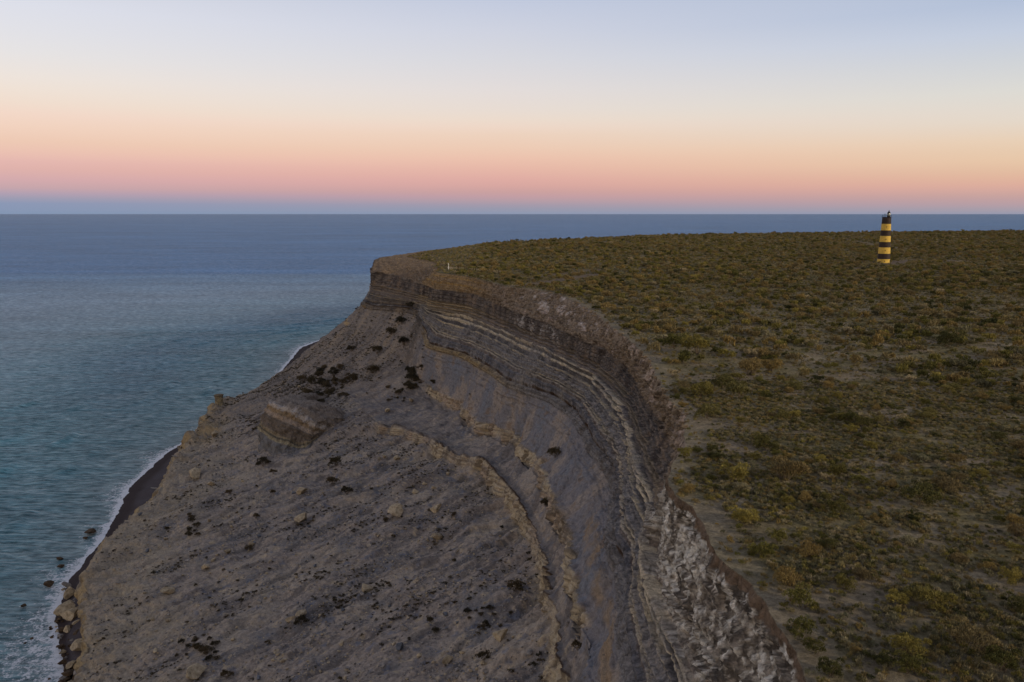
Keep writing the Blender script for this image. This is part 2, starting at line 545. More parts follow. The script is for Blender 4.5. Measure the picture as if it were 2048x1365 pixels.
BARE = np.zeros_like(sx)
for pts, w in (([(1050, 560), (1085, 553), (1120, 548), (1200, 540), (1330, 536)], 2.6),
               ([(1035, 572), (1090, 566), (1150, 556), (1190, 549)], 4.5),
               ([(1635, 474), (1690, 480), (1740, 490), (1800, 499)], 6.0),
               ([(1770, 526), (1830, 519), (1900, 521)], 7.0),
               ([(1560, 537), (1650, 538), (1790, 535)], 3.0),
               ([(1900, 528), (2048, 528)], 3.0)):
    BARE = np.maximum(BARE, px_path(pts, w))
for (a, b, rad) in ((1428, 850, 3.6), (1455, 1020, 3.0), (1740, 1225, 5.0), (1600, 1300, 2.5), (1330, 700, 3), (1800, 1340, 3.5), (1395, 762, 3.0)):
    p = unproj(a, b, PL)
    BARE = np.maximum(BARE, 1 - sstep(rad * .6, rad * 1.3, np.hypot(sx - p[0], sy - p[1]) + 1.3 * fbm(sx, sy, 0 * sx, 4, 2, off=103)))
soil = mixc(soil, C(124, 113, 95), BARE * 0.8)
soil = mixc(soil, C(104, 90, 78), BARE * 0.85 * sstep(300, 380, sy))
# --- crumbling band
brown = mixc(base, C(134, 118, 100), 1 + 0 * sx)
brown = mixc(brown, C(104, 88, 72), sstep(-0.1, 0.5, n2 + .3 * n1))
crust = sstep(0.18, 0.55, n1 + 0.25 * n2 + 0.35 * (1 - np.clip(Q, 0, 1)) - 0.1) * sstep(100, 125, sy) * (1 - sstep(300, 380, sy))
brown = mixc(brown, C(176, 156, 140), crust * 0.8)
vstb = fbm(sx * .4, sy, sz * .12, 1.1, 3, off=111)
sandy0 = sstep(355, 400, sy) * (1 - sstep(440, 455, sy))
whitespot = .7 * sstep(0.25, 0.7, n1 + 0.9 * n2) * sstep(200, 240, sy) * (1 - sstep(330, 360, sy)) * (1 - sstep(.5, .8, Q))
brown = mixc(brown, C(188, 180, 172), whitespot)
brown = mixc(brown, C(70, 58, 48), .7 * sstep(.2, .5, n2 + .5 * vstb) * (1 - sandy0))
sandy = sstep(355, 400, sy) * (1 - sstep(440, 455, sy))
brown = mixc(brown, C(150, 122, 78), sandy * (0.65 + 0.35 * np.tanh(3 * fbm(0 * sx, 0 * sx, sz, 0.9, 2, off=105))))
nearsoil = 1 - sstep(92, 100, sy)
brown = mixc(brown, C(104, 86, 70), nearsoil * 0.85)
brown = mixc(brown, C(150, 124, 96), nearsoil * band(Q, 0.93, 0.12, 0.05))
farb = sstep(452, 470, sy)
brown = mixc(brown, C(112, 96, 80), farb * 0.8)
# --- dark streaked cliff, R1 -> F2
vst = fbm(sx * 0.3, sy, sz * 0.07, 1.0, 3, off=110)
dk = mixc(base, C(92, 84, 78), 1 + 0 * sx)
dk = mixc(dk, C(62, 55, 52), sstep(-0.15, 0.5, vst) * 0.85)
dk = mixc(dk, C(132, 120, 108), sstep(.1, .6, -vst + .4 * n2) * .5)
dk = mixc(dk, C(124, 106, 88), sstep(0.2, 0.6, n1) * 0.6)
dk = mixc(dk, C(120, 112, 108), sstep(0.62, 0.9, Q - 1) * 0.55)
dk = mixc(dk, C(112, 100, 80), sandy * 0.6 * sstep(1.45, 1.6, Q))
for c_, w_ in ((1.62, .03), (1.72, .03), (1.83, .04)):
    dk = mixc(dk, C(150, 132, 104), band(ql, c_, w_, .015) * (0.4 + 0.5 * sandy))
ws = .6 * sstep(0.15, 0.6, n1 + .8 * n2) * band(Q, 1.35, 0.5, 0.2) * sstep(255, 275, sy) * (1 - sstep(320, 345, sy))
dk = mixc(dk, C(164, 158, 152), ws)
wn = 1 - sstep(98, 110, sy + 4 * n1)
wcol = mixc(base, C(124, 114, 102), 1 + 0 * sx)
wcol = mixc(wcol, C(156, 146, 131), sstep(-0.35, 0.25, cr + 0.7 * n1))
wcol = mixc(wcol, C(204, 197, 185), sstep(0.0, 0.6, cr + 0.5 * n1 + .5 * n2) * .85)
wcol = mixc(wcol, C(78, 71, 64), sstep(0.15, 0.5, -cr - 0.4 * n1 + .5 * n2) * .85)
dk = dk + (wcol - dk) * (wn * (1 - 0.5 * sstep(1.7, 2.0, Q)))[..., None]
# --- layered grey-blue cliff, F2 -> F3
gb = mixc(base, C(126, 121, 118), 1 + 0 * sx)
gb = mixc(gb, C(126, 118, 108), sstep(0.0, 0.5, n3 + 0.3 * n1) * 0.7)
gb = mixc(gb, C(70, 67, 68), sstep(0.0, 0.5, vst + .3 * n1) * 0.7)  # dark vertical streaks, strengthened in colour to stand in for joint shade
gb = mixc(gb, C(142, 130, 116), sstep(.15, .6, -vst + .4 * n2) * .5)
gate = np.clip(.72 + .9 * fbm(sx * .3, sy, sz * .3, 6, 3, off=112), .15, 1)
for c_, w_, col, a_ in ((2.03, .05, (184, 168, 142), .95), (2.16, .05, (180, 166, 142), .95), (2.095, .05, (92, 86, 80), .6), (2.25, .07, (66, 64, 66), .8),
                        (2.33, .03, (172, 156, 128), .8), (2.62, .02, (166, 152, 128), .8), (2.68, .025, (176, 160, 136), .85), (2.65, .02, (80, 74, 70), .7),
                        (2.74, .05, (78, 62, 52), .6), (2.86, .12, (74, 74, 80), .75), (3.0, .09, (62, 46, 34), .95), (2.45, .02, (96, 92, 90), .6), (2.52, .015, (140, 130, 118), .4)):
    gb = mixc(gb, C(*col), band(ql, c_, w_, max(w_ * .3, .008)) * a_ * gate)
gb = mixc(gb, C(48, 46, 48), crk ** 6 * .5 * sstep(2.3, 2.6, Q))  # shade of the recessed cracks painted into the rock colour
ledge = mixc(base, C(164, 144, 110), 1 + 0 * sx)
ledge = mixc(ledge, C(118, 102, 84), sstep(0, .5, vst) * .7)
ledge = mixc(ledge, C(124, 122, 124), 0.85 * (1 - sstep(250, 350, sy)) )
ledge = mixc(ledge, C(90, 82, 76), sstep(.15, .5, n1 + .5 * n2) * .6)
# --- blue-grey weathered slope
bl = mixc(base, C(120, 116, 117), 1 + 0 * sx)
bl = mixc(bl, TAU, sstep(-0.05, 0.4, n3 + 0.35 * n1))
bl = mixc(bl, C(108, 113, 121), sstep(0.05, 0.5, -n3 + 0.7 * n2 + .3 * n1 - 0.1) * 0.55)
bl = mixc(bl, C(128, 106, 84), sstep(0.45, 0.8, n1 + .3 * n2) * 0.6)
bl = mixc(bl, C(78, 76, 80), sstep(0.25, 0.6, fbm(fallx * .3, fally, sz, 1.5, 3, off=120)) * 0.5)
tanst = band(Q, 4.42 + 0.0 * sx, 0.35, 0.15) * (1 - sstep(150, 172, sy))
bl = mixc(bl, C(140, 120, 96), tanst * np.clip(.45 + .9 * n1, 0, .8))
# --- tan ledges with lines
tl = mixc(base, C(172, 157, 132), 1 + 0 * sx)
tl = mixc(tl, C(158, 138, 120), sstep(0, .4, n3) * .7)
tl = mixc(tl, C(96, 84, 70), sstep(0.0, 0.45, vst + .3 * n2) * .75)
tl = mixc(tl, C(92, 82, 72), .6 * sstep(.0, .5, fbm(Q * 7, 0 * Q, sy * .02, 1, 3, off=141)))
# --- scree
ta = base.copy()
ta = mixc(ta, C(108, 100, 95), sstep(-0.1, 0.5, streak2) * 0.8)
ta = mixc(ta, C(82, 76, 74), sstep(0.02, 0.5, .6 * streak + 0.8 * n2) * 0.55)
ta = mixc(ta, C(166, 152, 136), sstep(0.25, 0.7, -.6 * streak - .7 * n2) * 0.5)
ta = mixc(ta, C(160, 147, 131), sstep(0.05, 0.5, fbm(sx, sy, 0 * sx, 26, 3, off=130)) * 0.6)
ta = mixc(ta, C(104, 103, 104), sstep(0.3, 0.6, fbm(sx, sy, 0 * sx, 15, 3, off=133)) * 0.6)
ta = mixc(ta, C(172, 154, 126), sstep(.42, .6, fbm(sx, sy, 0 * sx, 2.2, 3, off=143)) * .6)
ta = mixc(ta, C(96, 102, 116), sstep(.42, .6, fbm(sx, sy, 0 * sx, 3.0, 3, off=146)) * .6)
ta = mixc(ta, C(74, 70, 70), sstep(.3, .55, fbm(fallx * .4, fally, 0 * sx, 4.5, 4, off=149)) * .6)
gravel = sstep(0.15, .45, fbm(sx, sy, 0 * sx, 20, 3, off=136)) * sstep(.05, .3, n2)
ta = mixc(ta, C(92, 88, 86), gravel * .7)
lips = sstep(8.62, 8.98, Q + 0.22 * n3)
ta = mixc(ta, C(158, 144, 122), lips * (0.55 + .3 * n1))
lipc = mixc(base, C(152, 134, 104), 1 + 0 * sx)
lipc = mixc(lipc, C(124, 116, 106), sstep(0, .4, n1))
lipc = mixc(lipc, C(104, 88, 68), sstep(0.1, .5, vst) * .6)
sand = mixc(base, C(74, 68, 70), 1 + 0 * sx)
sand = mixc(sand, C(58, 50, 50), sstep(10.45, 10.75, Q + .1 * n3))
sand = mixc(sand, C(86, 82, 86), sstep(0, .5, n1) * .4 * (1 - sstep(10.4, 10.7, Q)))


def sel(lo, hi, s=0.02):
    return (sstep(lo - s, lo + s, ql) * (1 - sstep(hi - s, hi + s, ql)))[..., None]


K = np.where(plat[..., None], soil, 0 * soil)
parts_ = [(-.0, 1, brown, .03), (1, 2, dk, .03), (2, 3.05, gb, .012), (3.05, 4, ledge, .03), (4, 5, bl, .05), (5, 6, None, .04), (6, 7, None, .04), (7, 8, None, .04), (8, 9, ta, .05),
          (9, 9.9, lipc, .05), (9.9, 13, sand, .03)]
col = brown.copy()
def over(colr, start, s=.03):
    global col
    w = sstep(start - s, start + s, ql)[..., None]
    col = col + (colr - col) * w
rimthin = (1 - sstep(92, 104, sy)) * sstep(.42 , .60, Q + .22 * n2 + .12 * n1 + .08 * vstb)
col = col + (wcol - col) * (rimthin * (Q > 0))[..., None]
over(dk * 1.12, 1.0); over(gb * 1.08, 2.0, .01); over(ledge, 3.06, .02)
over(bl, 4.0, .08)
e5w = (e5[:, None] * np.ones_like(sx)); e6w = (e6[:, None] * np.ones_like(sx))
l5 = bl + (tl - bl) * np.clip(e5w * 1.3, 0, 1)[..., None]
over(l5, 4.97, .03)
mid67 = bl + (ta - bl) * 0.75
mid67 = mixc(mid67, C(88, 86, 88), band(ql, 6.9, .25, .1) * .7 * np.clip(e6w, 0, 1))
mid67 = mixc(mid67, C(66, 52, 42), band(ql, 6.98, .06, .03) * np.clip(e6w, 0, 1))
over(mid67, 6.0, .03)
l6 = ta + (tl - ta) * np.clip(e6w * 1.3, 0, 1)[..., None]
over(l6, 6.99, .015); over(ta, 8.0, .02); col = col + (lipc - col) * (pillw * .9)[..., None]
over(lipc, 9.02, .04); over(sand, 9.9, .03)
# far slope of the nose is plain scree
nose = sstep(398, 430, sy) * sstep(3.02, 3.2, Q) * (1 - sstep(8.9, 9.0, Q))
nosec = mixc(ta, C(112, 104, 98), 0.55 + 0 * sx)
nosec = mixc(nosec, C(152, 136, 116), .6 * sstep(.1, .5, streak2 + .4 * streak))
nosec = mixc(nosec, C(78, 70, 62), .6 * sstep(.1, .5, -streak2 + .5 * n2))
for c_, w_ in ((3.9, .18), (4.6, .08)):
    nosec = mixc(nosec, C(160, 136, 100), band(ql, c_, w_, .04) * sstep(500, 508, sy))
col = col + (nosec - col) * nose[..., None]
wpl = sstep(0.10, -0.10, Q + 0 * n2)
wpl = np.where(Q <= 0, 1.0, np.clip(1 - Q / 0.06, 0, 1))
col = col + (soil - col) * wpl[..., None]
# brown dirt apron behind the far nose
ap = np.where((Q <= 0), (1 - sstep(6, 16, -Q)), 0) * sstep(440, 460, sy) * (1 - sstep(680, 760, sy))
col = mixc(col, C(112, 90, 74), ap * .8)
ALB = 1.0
col = np.clip(col * np.where(Q <= 0, .92, np.where(Q < 3.1, 1.28, 1.14))[..., None], 0.01, 0.85)

# ------------------------------------------------------------------ materials


def new_mat(name):
    m = bpy.data.materials.new(name)
    m.use_nodes = True
    t = m.node_tree
    b = t.nodes['Principled BSDF']
    b.inputs['Roughness'].default_value = 0.9
    b.inputs['Specular IOR Level'].default_value = 0.15
    return m, t, b


def nz(t, scale, detail=4, rough=0.55, coord=None, vec=None):
    n = N(t, 'ShaderNodeTexNoise')
    n.inputs['Scale'].default_value = scale
    n.inputs['Detail'].default_value = detail
    n.inputs['Roughness'].default_value = rough
    if vec is not None:
        t.links.new(vec, n.inputs['Vector'])
    else:
        c = N(t, 'ShaderNodeNewGeometry')
        t.links.new(c.outputs['Position'], n.inputs['Vector'])
    return n


def maprange(t, src, a, b, c, d):
    m = N(t, 'ShaderNodeMapRange')
    for k, v in zip(('From Min', 'From Max', 'To Min', 'To Max'), (a, b, c, d)):
        m.inputs[k].default_value = v
    t.links.new(src, m.inputs['Value'])
    return m.outputs[0]


def mult(t, a, b):
    x_ = N(t, 'ShaderNodeMix', data_type='RGBA', blend_type='MULTIPLY')
    x_.inputs['Factor'].default_value = 1
    t.links.new(a, x_.inputs[6])
    t.links.new(b, x_.inputs[7])
    return x_.outputs[2]


def terrain_mat(name, stones=0.0, bump=0.35, fine=3.0, var=(0.72, 1.28), cracks=0.0):
    m, t, b = new_mat(name)
    a = N(t, 'ShaderNodeAttribute', attribute_name='tint')
    n_a = nz(t, fine, 6, 0.7)
    n_b = nz(t, fine * 6, 3, 0.6)
    c1 = mult(t, a.outputs['Color'], maprange(t, n_a.outputs['Fac'], 0.3, 0.7, *var))
    c1 = mult(t, c1, maprange(t, n_b.outputs['Fac'], 0.3, 0.7, 0.78, 1.22))
    h = N(t, 'ShaderNodeMath', operation='ADD')
    t.links.new(n_a.outputs['Fac'], h.inputs[0])
    s = N(t, 'ShaderNodeMath', operation='MULTIPLY')
    s.inputs[1].default_value = 0.35
    t.links.new(n_b.outputs['Fac'], s.inputs[0])
    t.links.new(s.outputs[0], h.inputs[1])
    hh = h.outputs[0]
    if cracks:
        g = N(t, 'ShaderNodeNewGeometry')
        wv = nz(t, 0.9, 3, 0.6)
        ad = N(t, 'ShaderNodeMix', data_type='RGBA', blend_type='ADD'); ad.inputs['Factor'].default_value = .9
        mpp_ = N(t, 'ShaderNodeMapping'); mpp_.inputs['Scale'].default_value = (1.0, 1.0, 0.55)
        t.links.new(g.outputs['Position'], mpp_.inputs['Vector'])
        t.links.new(mpp_.outputs[0], ad.inputs[6]); t.links.new(wv.outputs['Color'], ad.inputs[7])
        for sc_, k_ in ((0.42, 1.0), (1.3, .6)):
            vo = N(t, 'ShaderNodeTexVoronoi', feature='DISTANCE_TO_EDGE'); vo.inputs['Scale'].default_value = sc_
            t.links.new(ad.outputs[2], vo.inputs['Vector'])
            e_ = maprange(t, vo.outputs['Distance'], 0.0, 0.07, 1 - cracks * k_, 1.0)
            c1 = mult(t, c1, e_)
            s2 = N(t, 'ShaderNodeMath', operation='MULTIPLY'); s2.inputs[1].default_value = .9 * k_
            t.links.new(e_, s2.inputs[0])
            a3 = N(t, 'ShaderNodeMath', operation='ADD'); t.links.new(hh, a3.inputs[0]); t.links.new(s2.outputs[0], a3.inputs[1])
            hh = a3.outputs[0]
    if stones:
        g = N(t, 'ShaderNodeNewGeometry')
        v = N(t, 'ShaderNodeTexVoronoi')
        v.inputs['Scale'].default_value = 1.6
        t.links.new(g.outputs['Position'], v.inputs['Vector'])
        r1 = maprange(t, v.outputs['Distance'], 0.0, 0.35, 1, 0)
        wn_ = N(t, 'ShaderNodeTexWhiteNoise')
        t.links.new(v.outputs['Position'], wn_.inputs['Vector'])
        keep = maprange(t, wn_.outputs['Value'], 0.72, 0.78, 0, 1)
        k = N(t, 'ShaderNodeMath', operation='MULTIPLY')
        t.links.new(r1, k.inputs[0]); t.links.new(keep, k.inputs[1])
        mixn = N(t, 'ShaderNodeMix', data_type='RGBA')
        k2 = N(t, 'ShaderNodeMath', operation='MULTIPLY'); k2.use_clamp = True
        k2.inputs[1].default_value = stones
        t.links.new(k.outputs[0], k2.inputs[0])
        t.links.new(k2.outputs[0], mixn.inputs['Factor'])
        t.links.new(c1, mixn.inputs[6])
        rr = N(t, 'ShaderNodeValToRGB')
        setramp(rr, [(0.72, tuple(C(70, 67, 66))), (0.86, tuple(C(100, 96, 94))), (1.0, tuple(C(165, 150, 130)))])
        t.links.new(wn_.outputs['Value'], rr.inputs[0])
        t.links.new(rr.outputs[0], mixn.inputs[7])
        c1 = mixn.outputs[2]
        a2 = N(t, 'ShaderNodeMath', operation='ADD')
        t.links.new(hh, a2.inputs[0]); t.links.new(k.outputs[0], a2.inputs[1])
        hh = a2.outputs[0]
    t.links.new(c1, b.inputs['Base Color'])
    bp = N(t, 'ShaderNodeBump')
    bp.inputs['Strength'].default_value = 0.9
    bp.inputs['Distance'].default_value = bump
    t.links.new(hh, bp.inputs['Height'])
    t.links.new(bp.outputs[0], b.inputs['Normal'])
    b.inputs['Roughness'].default_value = 0.95
    b.inputs['Specular IOR Level'].default_value = 0.1
    return m


M_cliff = terrain_mat('layered_rock', 0.0, 0.42, 1.4, (0.55, 1.42), cracks=.32)
M_scree = terrain_mat('scree', 0.9, 0.30, 1.3, (0.68, 1.30))
M_soil = terrain_mat('dry_soil', 0.0, 0.30, 1.8, (0.50, 1.50))
M_sand = terrain_mat('dark_sand', 0.0, 0.12, 3.0, (0.8, 1.2))

ci = {0: NP_ - 1}
acc = NP_ - 1
for s, nseg in enumerate(SEG):
    acc += nseg
    ci[s + 1] = acc


def slab(name, a, b, mat):
    o = grid_mesh(name, GP[:, a:b + 1], mat, True, {'tint': col[:, a:b + 1]}, flip=False)
    o['kind'] = 'structure'
    return o


plateau = slab('plateau', 0, ci[0], M_soil)
cliff = slab('cliff', ci[0], ci[4], M_cliff)
scree = slab('scree_slope', ci[4], ci[10], M_scree)
beach = slab('beach', ci[10], ci[12], M_sand)

# ------------------------------------------------------------------ picture -> ground lookup
px_, py_, fd_ = project(GP)
CELL = 4
cw, chh = 2048 // CELL, 1368 // CELL
inside = (px_ >= 0) & (px_ < 2048) & (py_ >= 0) & (py_ < 1366) & (GP[..., 1] > 20)
ii = np.nonzero(inside.reshape(-1))[0]
cell = (py_.reshape(-1)[ii] // CELL).astype(int) * cw + (px_.reshape(-1)[ii] // CELL).astype(int)
od = np.lexsort((fd_.reshape(-1)[ii], cell))
cs, first = np.unique(cell[od], return_index=True)
LUT = np.full(cw * chh, -1)
LUT[cs] = ii[od][first]
GPf, NRf, Qf = GP.reshape(-1, 3), NRM.reshape(-1, 3), Q.reshape(-1)


def ground_at(px, py):
    best = None
    for r in range(0, 4):
        for dy in range(-r, r + 1):
            for dx in range(-r, r + 1):
                c, rw = int(px // CELL) + dx, int(py // CELL) + dy
                if 0 <= c < cw and 0 <= rw < chh and LUT[rw * cw + c] >= 0:
                    i = LUT[rw * cw + c]
                    d = (px_.reshape(-1)[i] - px) ** 2 + (py_.reshape(-1)[i] - py) ** 2
                    if best is None or d < best[0]: best = (d, i)
        if best: break
    return (GPf[best[1]], NRf[best[1]], Qf[best[1]], best[1]) if best else None


def plat_z(x0, y0):
    i = np.searchsorted(Y, y0)
    i = min(max(i, 1), NY - 1)
    j = np.argmin(np.abs(X3[i, :NP_] - x0))
    return float(Z3[i, j])


# ------------------------------------------------------------------ sea
def spaced(vals):
    return np.array(sorted(set(np.round(vals, 3))))


xs = list(np.arange(-262, -86, 0.8)) + list(np.arange(-600, -262, 2.0))
d = 2.0; v = -600
while v > -60000:
    d *= 1.09; v -= d; xs.append(v)
d = 2.0; v = -86
while v < 60000:
    d *= 1.12; v += d; xs.append(v)
yy = list(np.arange(140, 340, 0.8)) + list(np.arange(340, 560, 1.2)) + list(np.arange(560, 1100, 2.4))
d = 2.2; v = yy[-1]
while v < 60000:
    d *= 1.07; v += d; yy.append(v)
d = 1; v = 140
while v > -4000:
    d *= 1.25; v -= d; yy.append(v)
xs, yy = spaced(xs), spaced(yy)
WX, WY = np.meshgrid(xs, yy, indexing='xy')
shore = np.interp(WY, Y, shx) - WX
shore = np.where(WY > 1720, 3000, shore)
shore = np.where(WY < 18, np.interp(18, Y, shx) - WX, shore)
# measured gently so that the rocks at the bottom stand in foam
WZ = np.zeros_like(WX)
nearw = np.clip(1.2 - np.abs(shore) / 420.0, 0, 1) * (WY < 1100) * (WY > 60)
sw = fbm(WX * 1.0, WY * 0.35, 0 * WX, 16, 3, off=200)
crest = np.sin((shore + 7 * fbm(WX, WY, 0 * WX, 60, 2, off=203)) / 34 * 2 * np.pi)
WZ += nearw * (0.2 * sw + 1.0 * np.maximum(crest, 0) ** 3 * np.clip(.5 + 1.4 * fbm(WX * .4, WY * .4, 0 * WX, 22, 2, off=207), 0, 1.3) * sstep(8, 40, shore)) * sstep(-2, 6, shore)
M_sea, t, b = new_mat('sea_water')
g = N(t, 'ShaderNodeNewGeometry')
at = N(t, 'ShaderNodeAttribute', attribute_name='shore')
rp = N(t, 'ShaderNodeValToRGB')
setramp(rp, [(0.0, tuple(C(100, 130, 138))), (0.010, tuple(C(70, 122, 134))), (0.036, tuple(C(54, 112, 132))), (0.09, tuple(C(94, 126, 146))), (0.22, tuple(C(108, 136, 160))), (0.45, tuple(C(94, 128, 158))), (0.75, tuple(C(72, 116, 156))), (1.0, tuple(C(54, 106, 156)))])
t.links.new(maprange(t, at.outputs['Fac'], 0, 3200, 0, 1), rp.inputs[0])
mp = N(t, 'ShaderNodeMapping')
mp.inputs['Rotation'].default_value = (0, 0, math.radians(8))
mp.inputs['Scale'].default_value = (0.30, 1.0, 1.0)
t.links.new(g.outputs['Position'], mp.inputs['Vector'])
w1 = nz(t, 0.50, 6, 0.65, vec=mp.outputs[0])
w2 = nz(t, 0.045, 5, 0.6, vec=mp.outputs[0])
w4 = nz(t, 0.16, 5, 0.7, vec=mp.outputs[0])
cb = nz(t, 0.010, 5, 0.65, vec=mp.outputs[0])
cb2 = nz(t, 0.0016, 4, 0.6, vec=mp.outputs[0])
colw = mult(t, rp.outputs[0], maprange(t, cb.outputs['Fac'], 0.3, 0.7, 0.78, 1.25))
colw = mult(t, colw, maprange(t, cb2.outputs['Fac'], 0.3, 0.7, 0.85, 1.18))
colw = mult(t, colw, maprange(t, w1.outputs['Fac'], 0.32, 0.68, 0.42, 1.65))  # light and dark sides of the ripples painted into the water colour
colw = mult(t, colw, maprange(t, w4.outputs['Fac'], 0.3, 0.7, 0.72, 1.32))  # broader wavelets shaded in the colour likewise
# foam: lace that thins away from the waterline
fn = nz(t, 0.30, 7, 0.70)
fn2 = nz(t, 1.1, 6, 0.75)
fo = nz(t, 0.035, 2, 0.5)
wid = maprange(t, fo.outputs['Fac'], 0.35, 0.65, 3.0, 20.0)
sp = N(t, 'ShaderNodeSeparateXYZ'); t.links.new(g.outputs['Position'], sp.inputs[0])
wide = maprange(t, sp.outputs['Y'], 225, 262, 30.0, 0.0)
wadd = N(t, 'ShaderNodeMath', operation='ADD'); t.links.new(wid, wadd.inputs[0]); t.links.new(wide, wadd.inputs[1])
dv = N(t, 'ShaderNodeMath', operation='DIVIDE'); t.links.new(at.outputs['Fac'], dv.inputs[0]); t.links.new(wadd.outputs[0], dv.inputs[1])
ex = maprange(t, dv.outputs[0], 0.0, 1.0, 0.56, 0.40)
exn = maprange(t, at.outputs['Fac'], -2.0, 3.5, 0.18, 0.0)
exs = N(t, 'ShaderNodeMath', operation='ADD'); t.links.new(ex, exs.inputs[0]); t.links.new(exn, exs.inputs[1])
avg = N(t, 'ShaderNodeMix'); avg.inputs[0].default_value = 0.5
t.links.new(fn.outputs['Fac'], avg.inputs[2]); t.links.new(fn2.outputs['Fac'], avg.inputs[3])
dd = N(t, 'ShaderNodeMath', operation='SUBTRACT'); t.links.new(exs.outputs[0], dd.inputs[0])
t.links.new(avg.outputs[0], dd.inputs[1])
foam = maprange(t, dd.outputs[0], 0.0, 0.07, 0, 0.92)
mxf = N(t, 'ShaderNodeMix', data_type='RGBA')
t.links.new(foam, mxf.inputs['Factor'])
t.links.new(colw, mxf.inputs[6])
mxf.inputs[7].default_value = (*C(232, 234, 238), 1)
hs = []
for nn, k in ((w1, 1.1), (w2, 4.5)):
    q_ = N(t, 'ShaderNodeMath', operation='MULTIPLY'); q_.inputs[1].default_value = k
    t.links.new(nn.outputs['Fac'], q_.inputs[0]); hs.append(q_.outputs[0])
a1 = N(t, 'ShaderNodeMath', operation='ADD'); t.links.new(hs[0], a1.inputs[0]); t.links.new(hs[1], a1.inputs[1])
bp = N(t, 'ShaderNodeBump'); bp.inputs['Strength'].default_value = 1.0; bp.inputs['Distance'].default_value = 1.0
t.links.new(a1.outputs[0], bp.inputs['Height'])
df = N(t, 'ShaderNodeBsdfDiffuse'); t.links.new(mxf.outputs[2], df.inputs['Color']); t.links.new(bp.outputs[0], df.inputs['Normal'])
gl = N(t, 'ShaderNodeBsdfGlossy'); gl.inputs['Roughness'].default_value = 0.32; t.links.new(bp.outputs[0], gl.inputs['Normal'])
fr = N(t, 'ShaderNodeFresnel'); fr.inputs['IOR'].default_value = 1.33; t.links.new(bp.outputs[0], fr.inputs['Normal'])
# a wind-roughened sea never mirrors the horizon: its facets keep the reflectance low even at grazing view
cap0 = maprange(t, fr.outputs[0], 0.02, 0.9, 0.04, 0.31)
kk_ = N(t, 'ShaderNodeMath', operation='MULTIPLY'); t.links.new(cap0, kk_.inputs[0])
k1_ = N(t, 'ShaderNodeMath', operation='MULTIPLY'); t.links.new(maprange(t, w1.outputs['Fac'], .32, .68, .25, 1.75), k1_.inputs[0]); t.links.new(maprange(t, w4.outputs['Fac'], .3, .7, .6, 1.4), k1_.inputs[1])
t.links.new(k1_.outputs[0], kk_.inputs[1]); cap = kk_.outputs[0]
nf = N(t, 'ShaderNodeMath', operation='MULTIPLY'); t.links.new(cap, nf.inputs[0]); t.links.new(maprange(t, foam, 0, 0.9, 1, 0.1), nf.inputs[1])
ms = N(t, 'ShaderNodeMixShader'); t.links.new(nf.outputs[0], ms.inputs[0]); t.links.new(df.outputs[0], ms.inputs[1]); t.links.new(gl.outputs[0], ms.inputs[2])
outn = [n_ for n_ in t.nodes if n_.type == 'OUTPUT_MATERIAL'][0]
t.links.new(ms.outputs[0], outn.inputs['Surface'])
t.nodes.remove(b)
sea = grid_mesh('sea', np.stack([WX, WY, WZ], -1), M_sea, True, {'shore': shore}, flip=True)
sea['kind'] = 'structure'

def where(px, py, plat):
    if plat:
        r = 'along the bottom edge' if py > 1230 else 'in the near scrub' if py > 1000 else 'in the middle scrub' if py > 830 else 'in the farther scrub'
        e = float(np.interp(py, [650, 740, 850, 950, 1050, 1142, 1231, 1365], [1220, 1305, 1370, 1345, 1408, 1473, 1548, 1610]))
        f_ = (px - e) / (2048 - e)
        c = 'next to the cliff rim' if f_ < .15 else 'just inland of the rim' if f_ < .4 else 'midway to the right edge' if f_ < .7 else 'towards the right edge'
        return c + ', ' + r
    if py < 800 and px > 500:
        a_ = 'just under the cliff nose' if py < 660 else 'on the upper talus' if py < 715 else 'level with the slumped block' if py > 765 else 'in the middle of the talus'
        b_ = 'at its seaward side' if px < 640 else 'above the bush mass' if px < 700 else 'left of the descending bush row' if px < 760 else 'among the descending bush row' if px < 815 else 'against the layered cliff'
        return a_ + ', ' + b_
    r = 'high on the talus' if py < 800 else 'at mid slope' if py < 1000 else 'on the lower slope' if py < 1200 else 'near the bottom edge'
    c = 'by the seaward lip' if px < 380 else 'left of centre' if px < 620 else 'in the centre' if px < 850 else 'towards the tan ledges'
    return r + ', ' + c


# ------------------------------------------------------------------ rocks


def rock_mesh(name, seed, mat, sub=3, cuts=11, rough=0.035):
    r = np.random.default_rng(seed)
    bm = bmesh.new()
    bmesh.ops.create_icosphere(bm, subdivisions=sub, radius=1.0)
    pl = []
    for _ in range(cuts):
        n_ = r.normal(size=3); n_ /= np.linalg.norm(n_)
        pl.append((n_, r.uniform(0.42, 0.74)))
    V = np.array([v.co[:] for v in bm.verts])
    for _ in range(3):
        for n_, dd_ in pl:
            s_ = V @ n_ - dd_
            V = V - np.where(s_ > 0, s_, 0)[:, None] * n_[None] * 0.92
    o1 = r.uniform(0, 50)
    nn = V / (np.linalg.norm(V, axis=1, keepdims=True) + 1e-6)
    V = V + nn * (rough * fbm(V[:, 0], V[:, 1], V[:, 2], 0.6, 3, off=o1))[:, None]
    V *= np.array([1.0, r.uniform(.6, .9), r.uniform(.55, .9)])
    for v_, c_ in zip(bm.verts, V): v_.co = c_
    me = bpy.data.meshes.new(name)
    bm.to_mesh(me); bm.free()
    me.materials.append(mat)
    return me


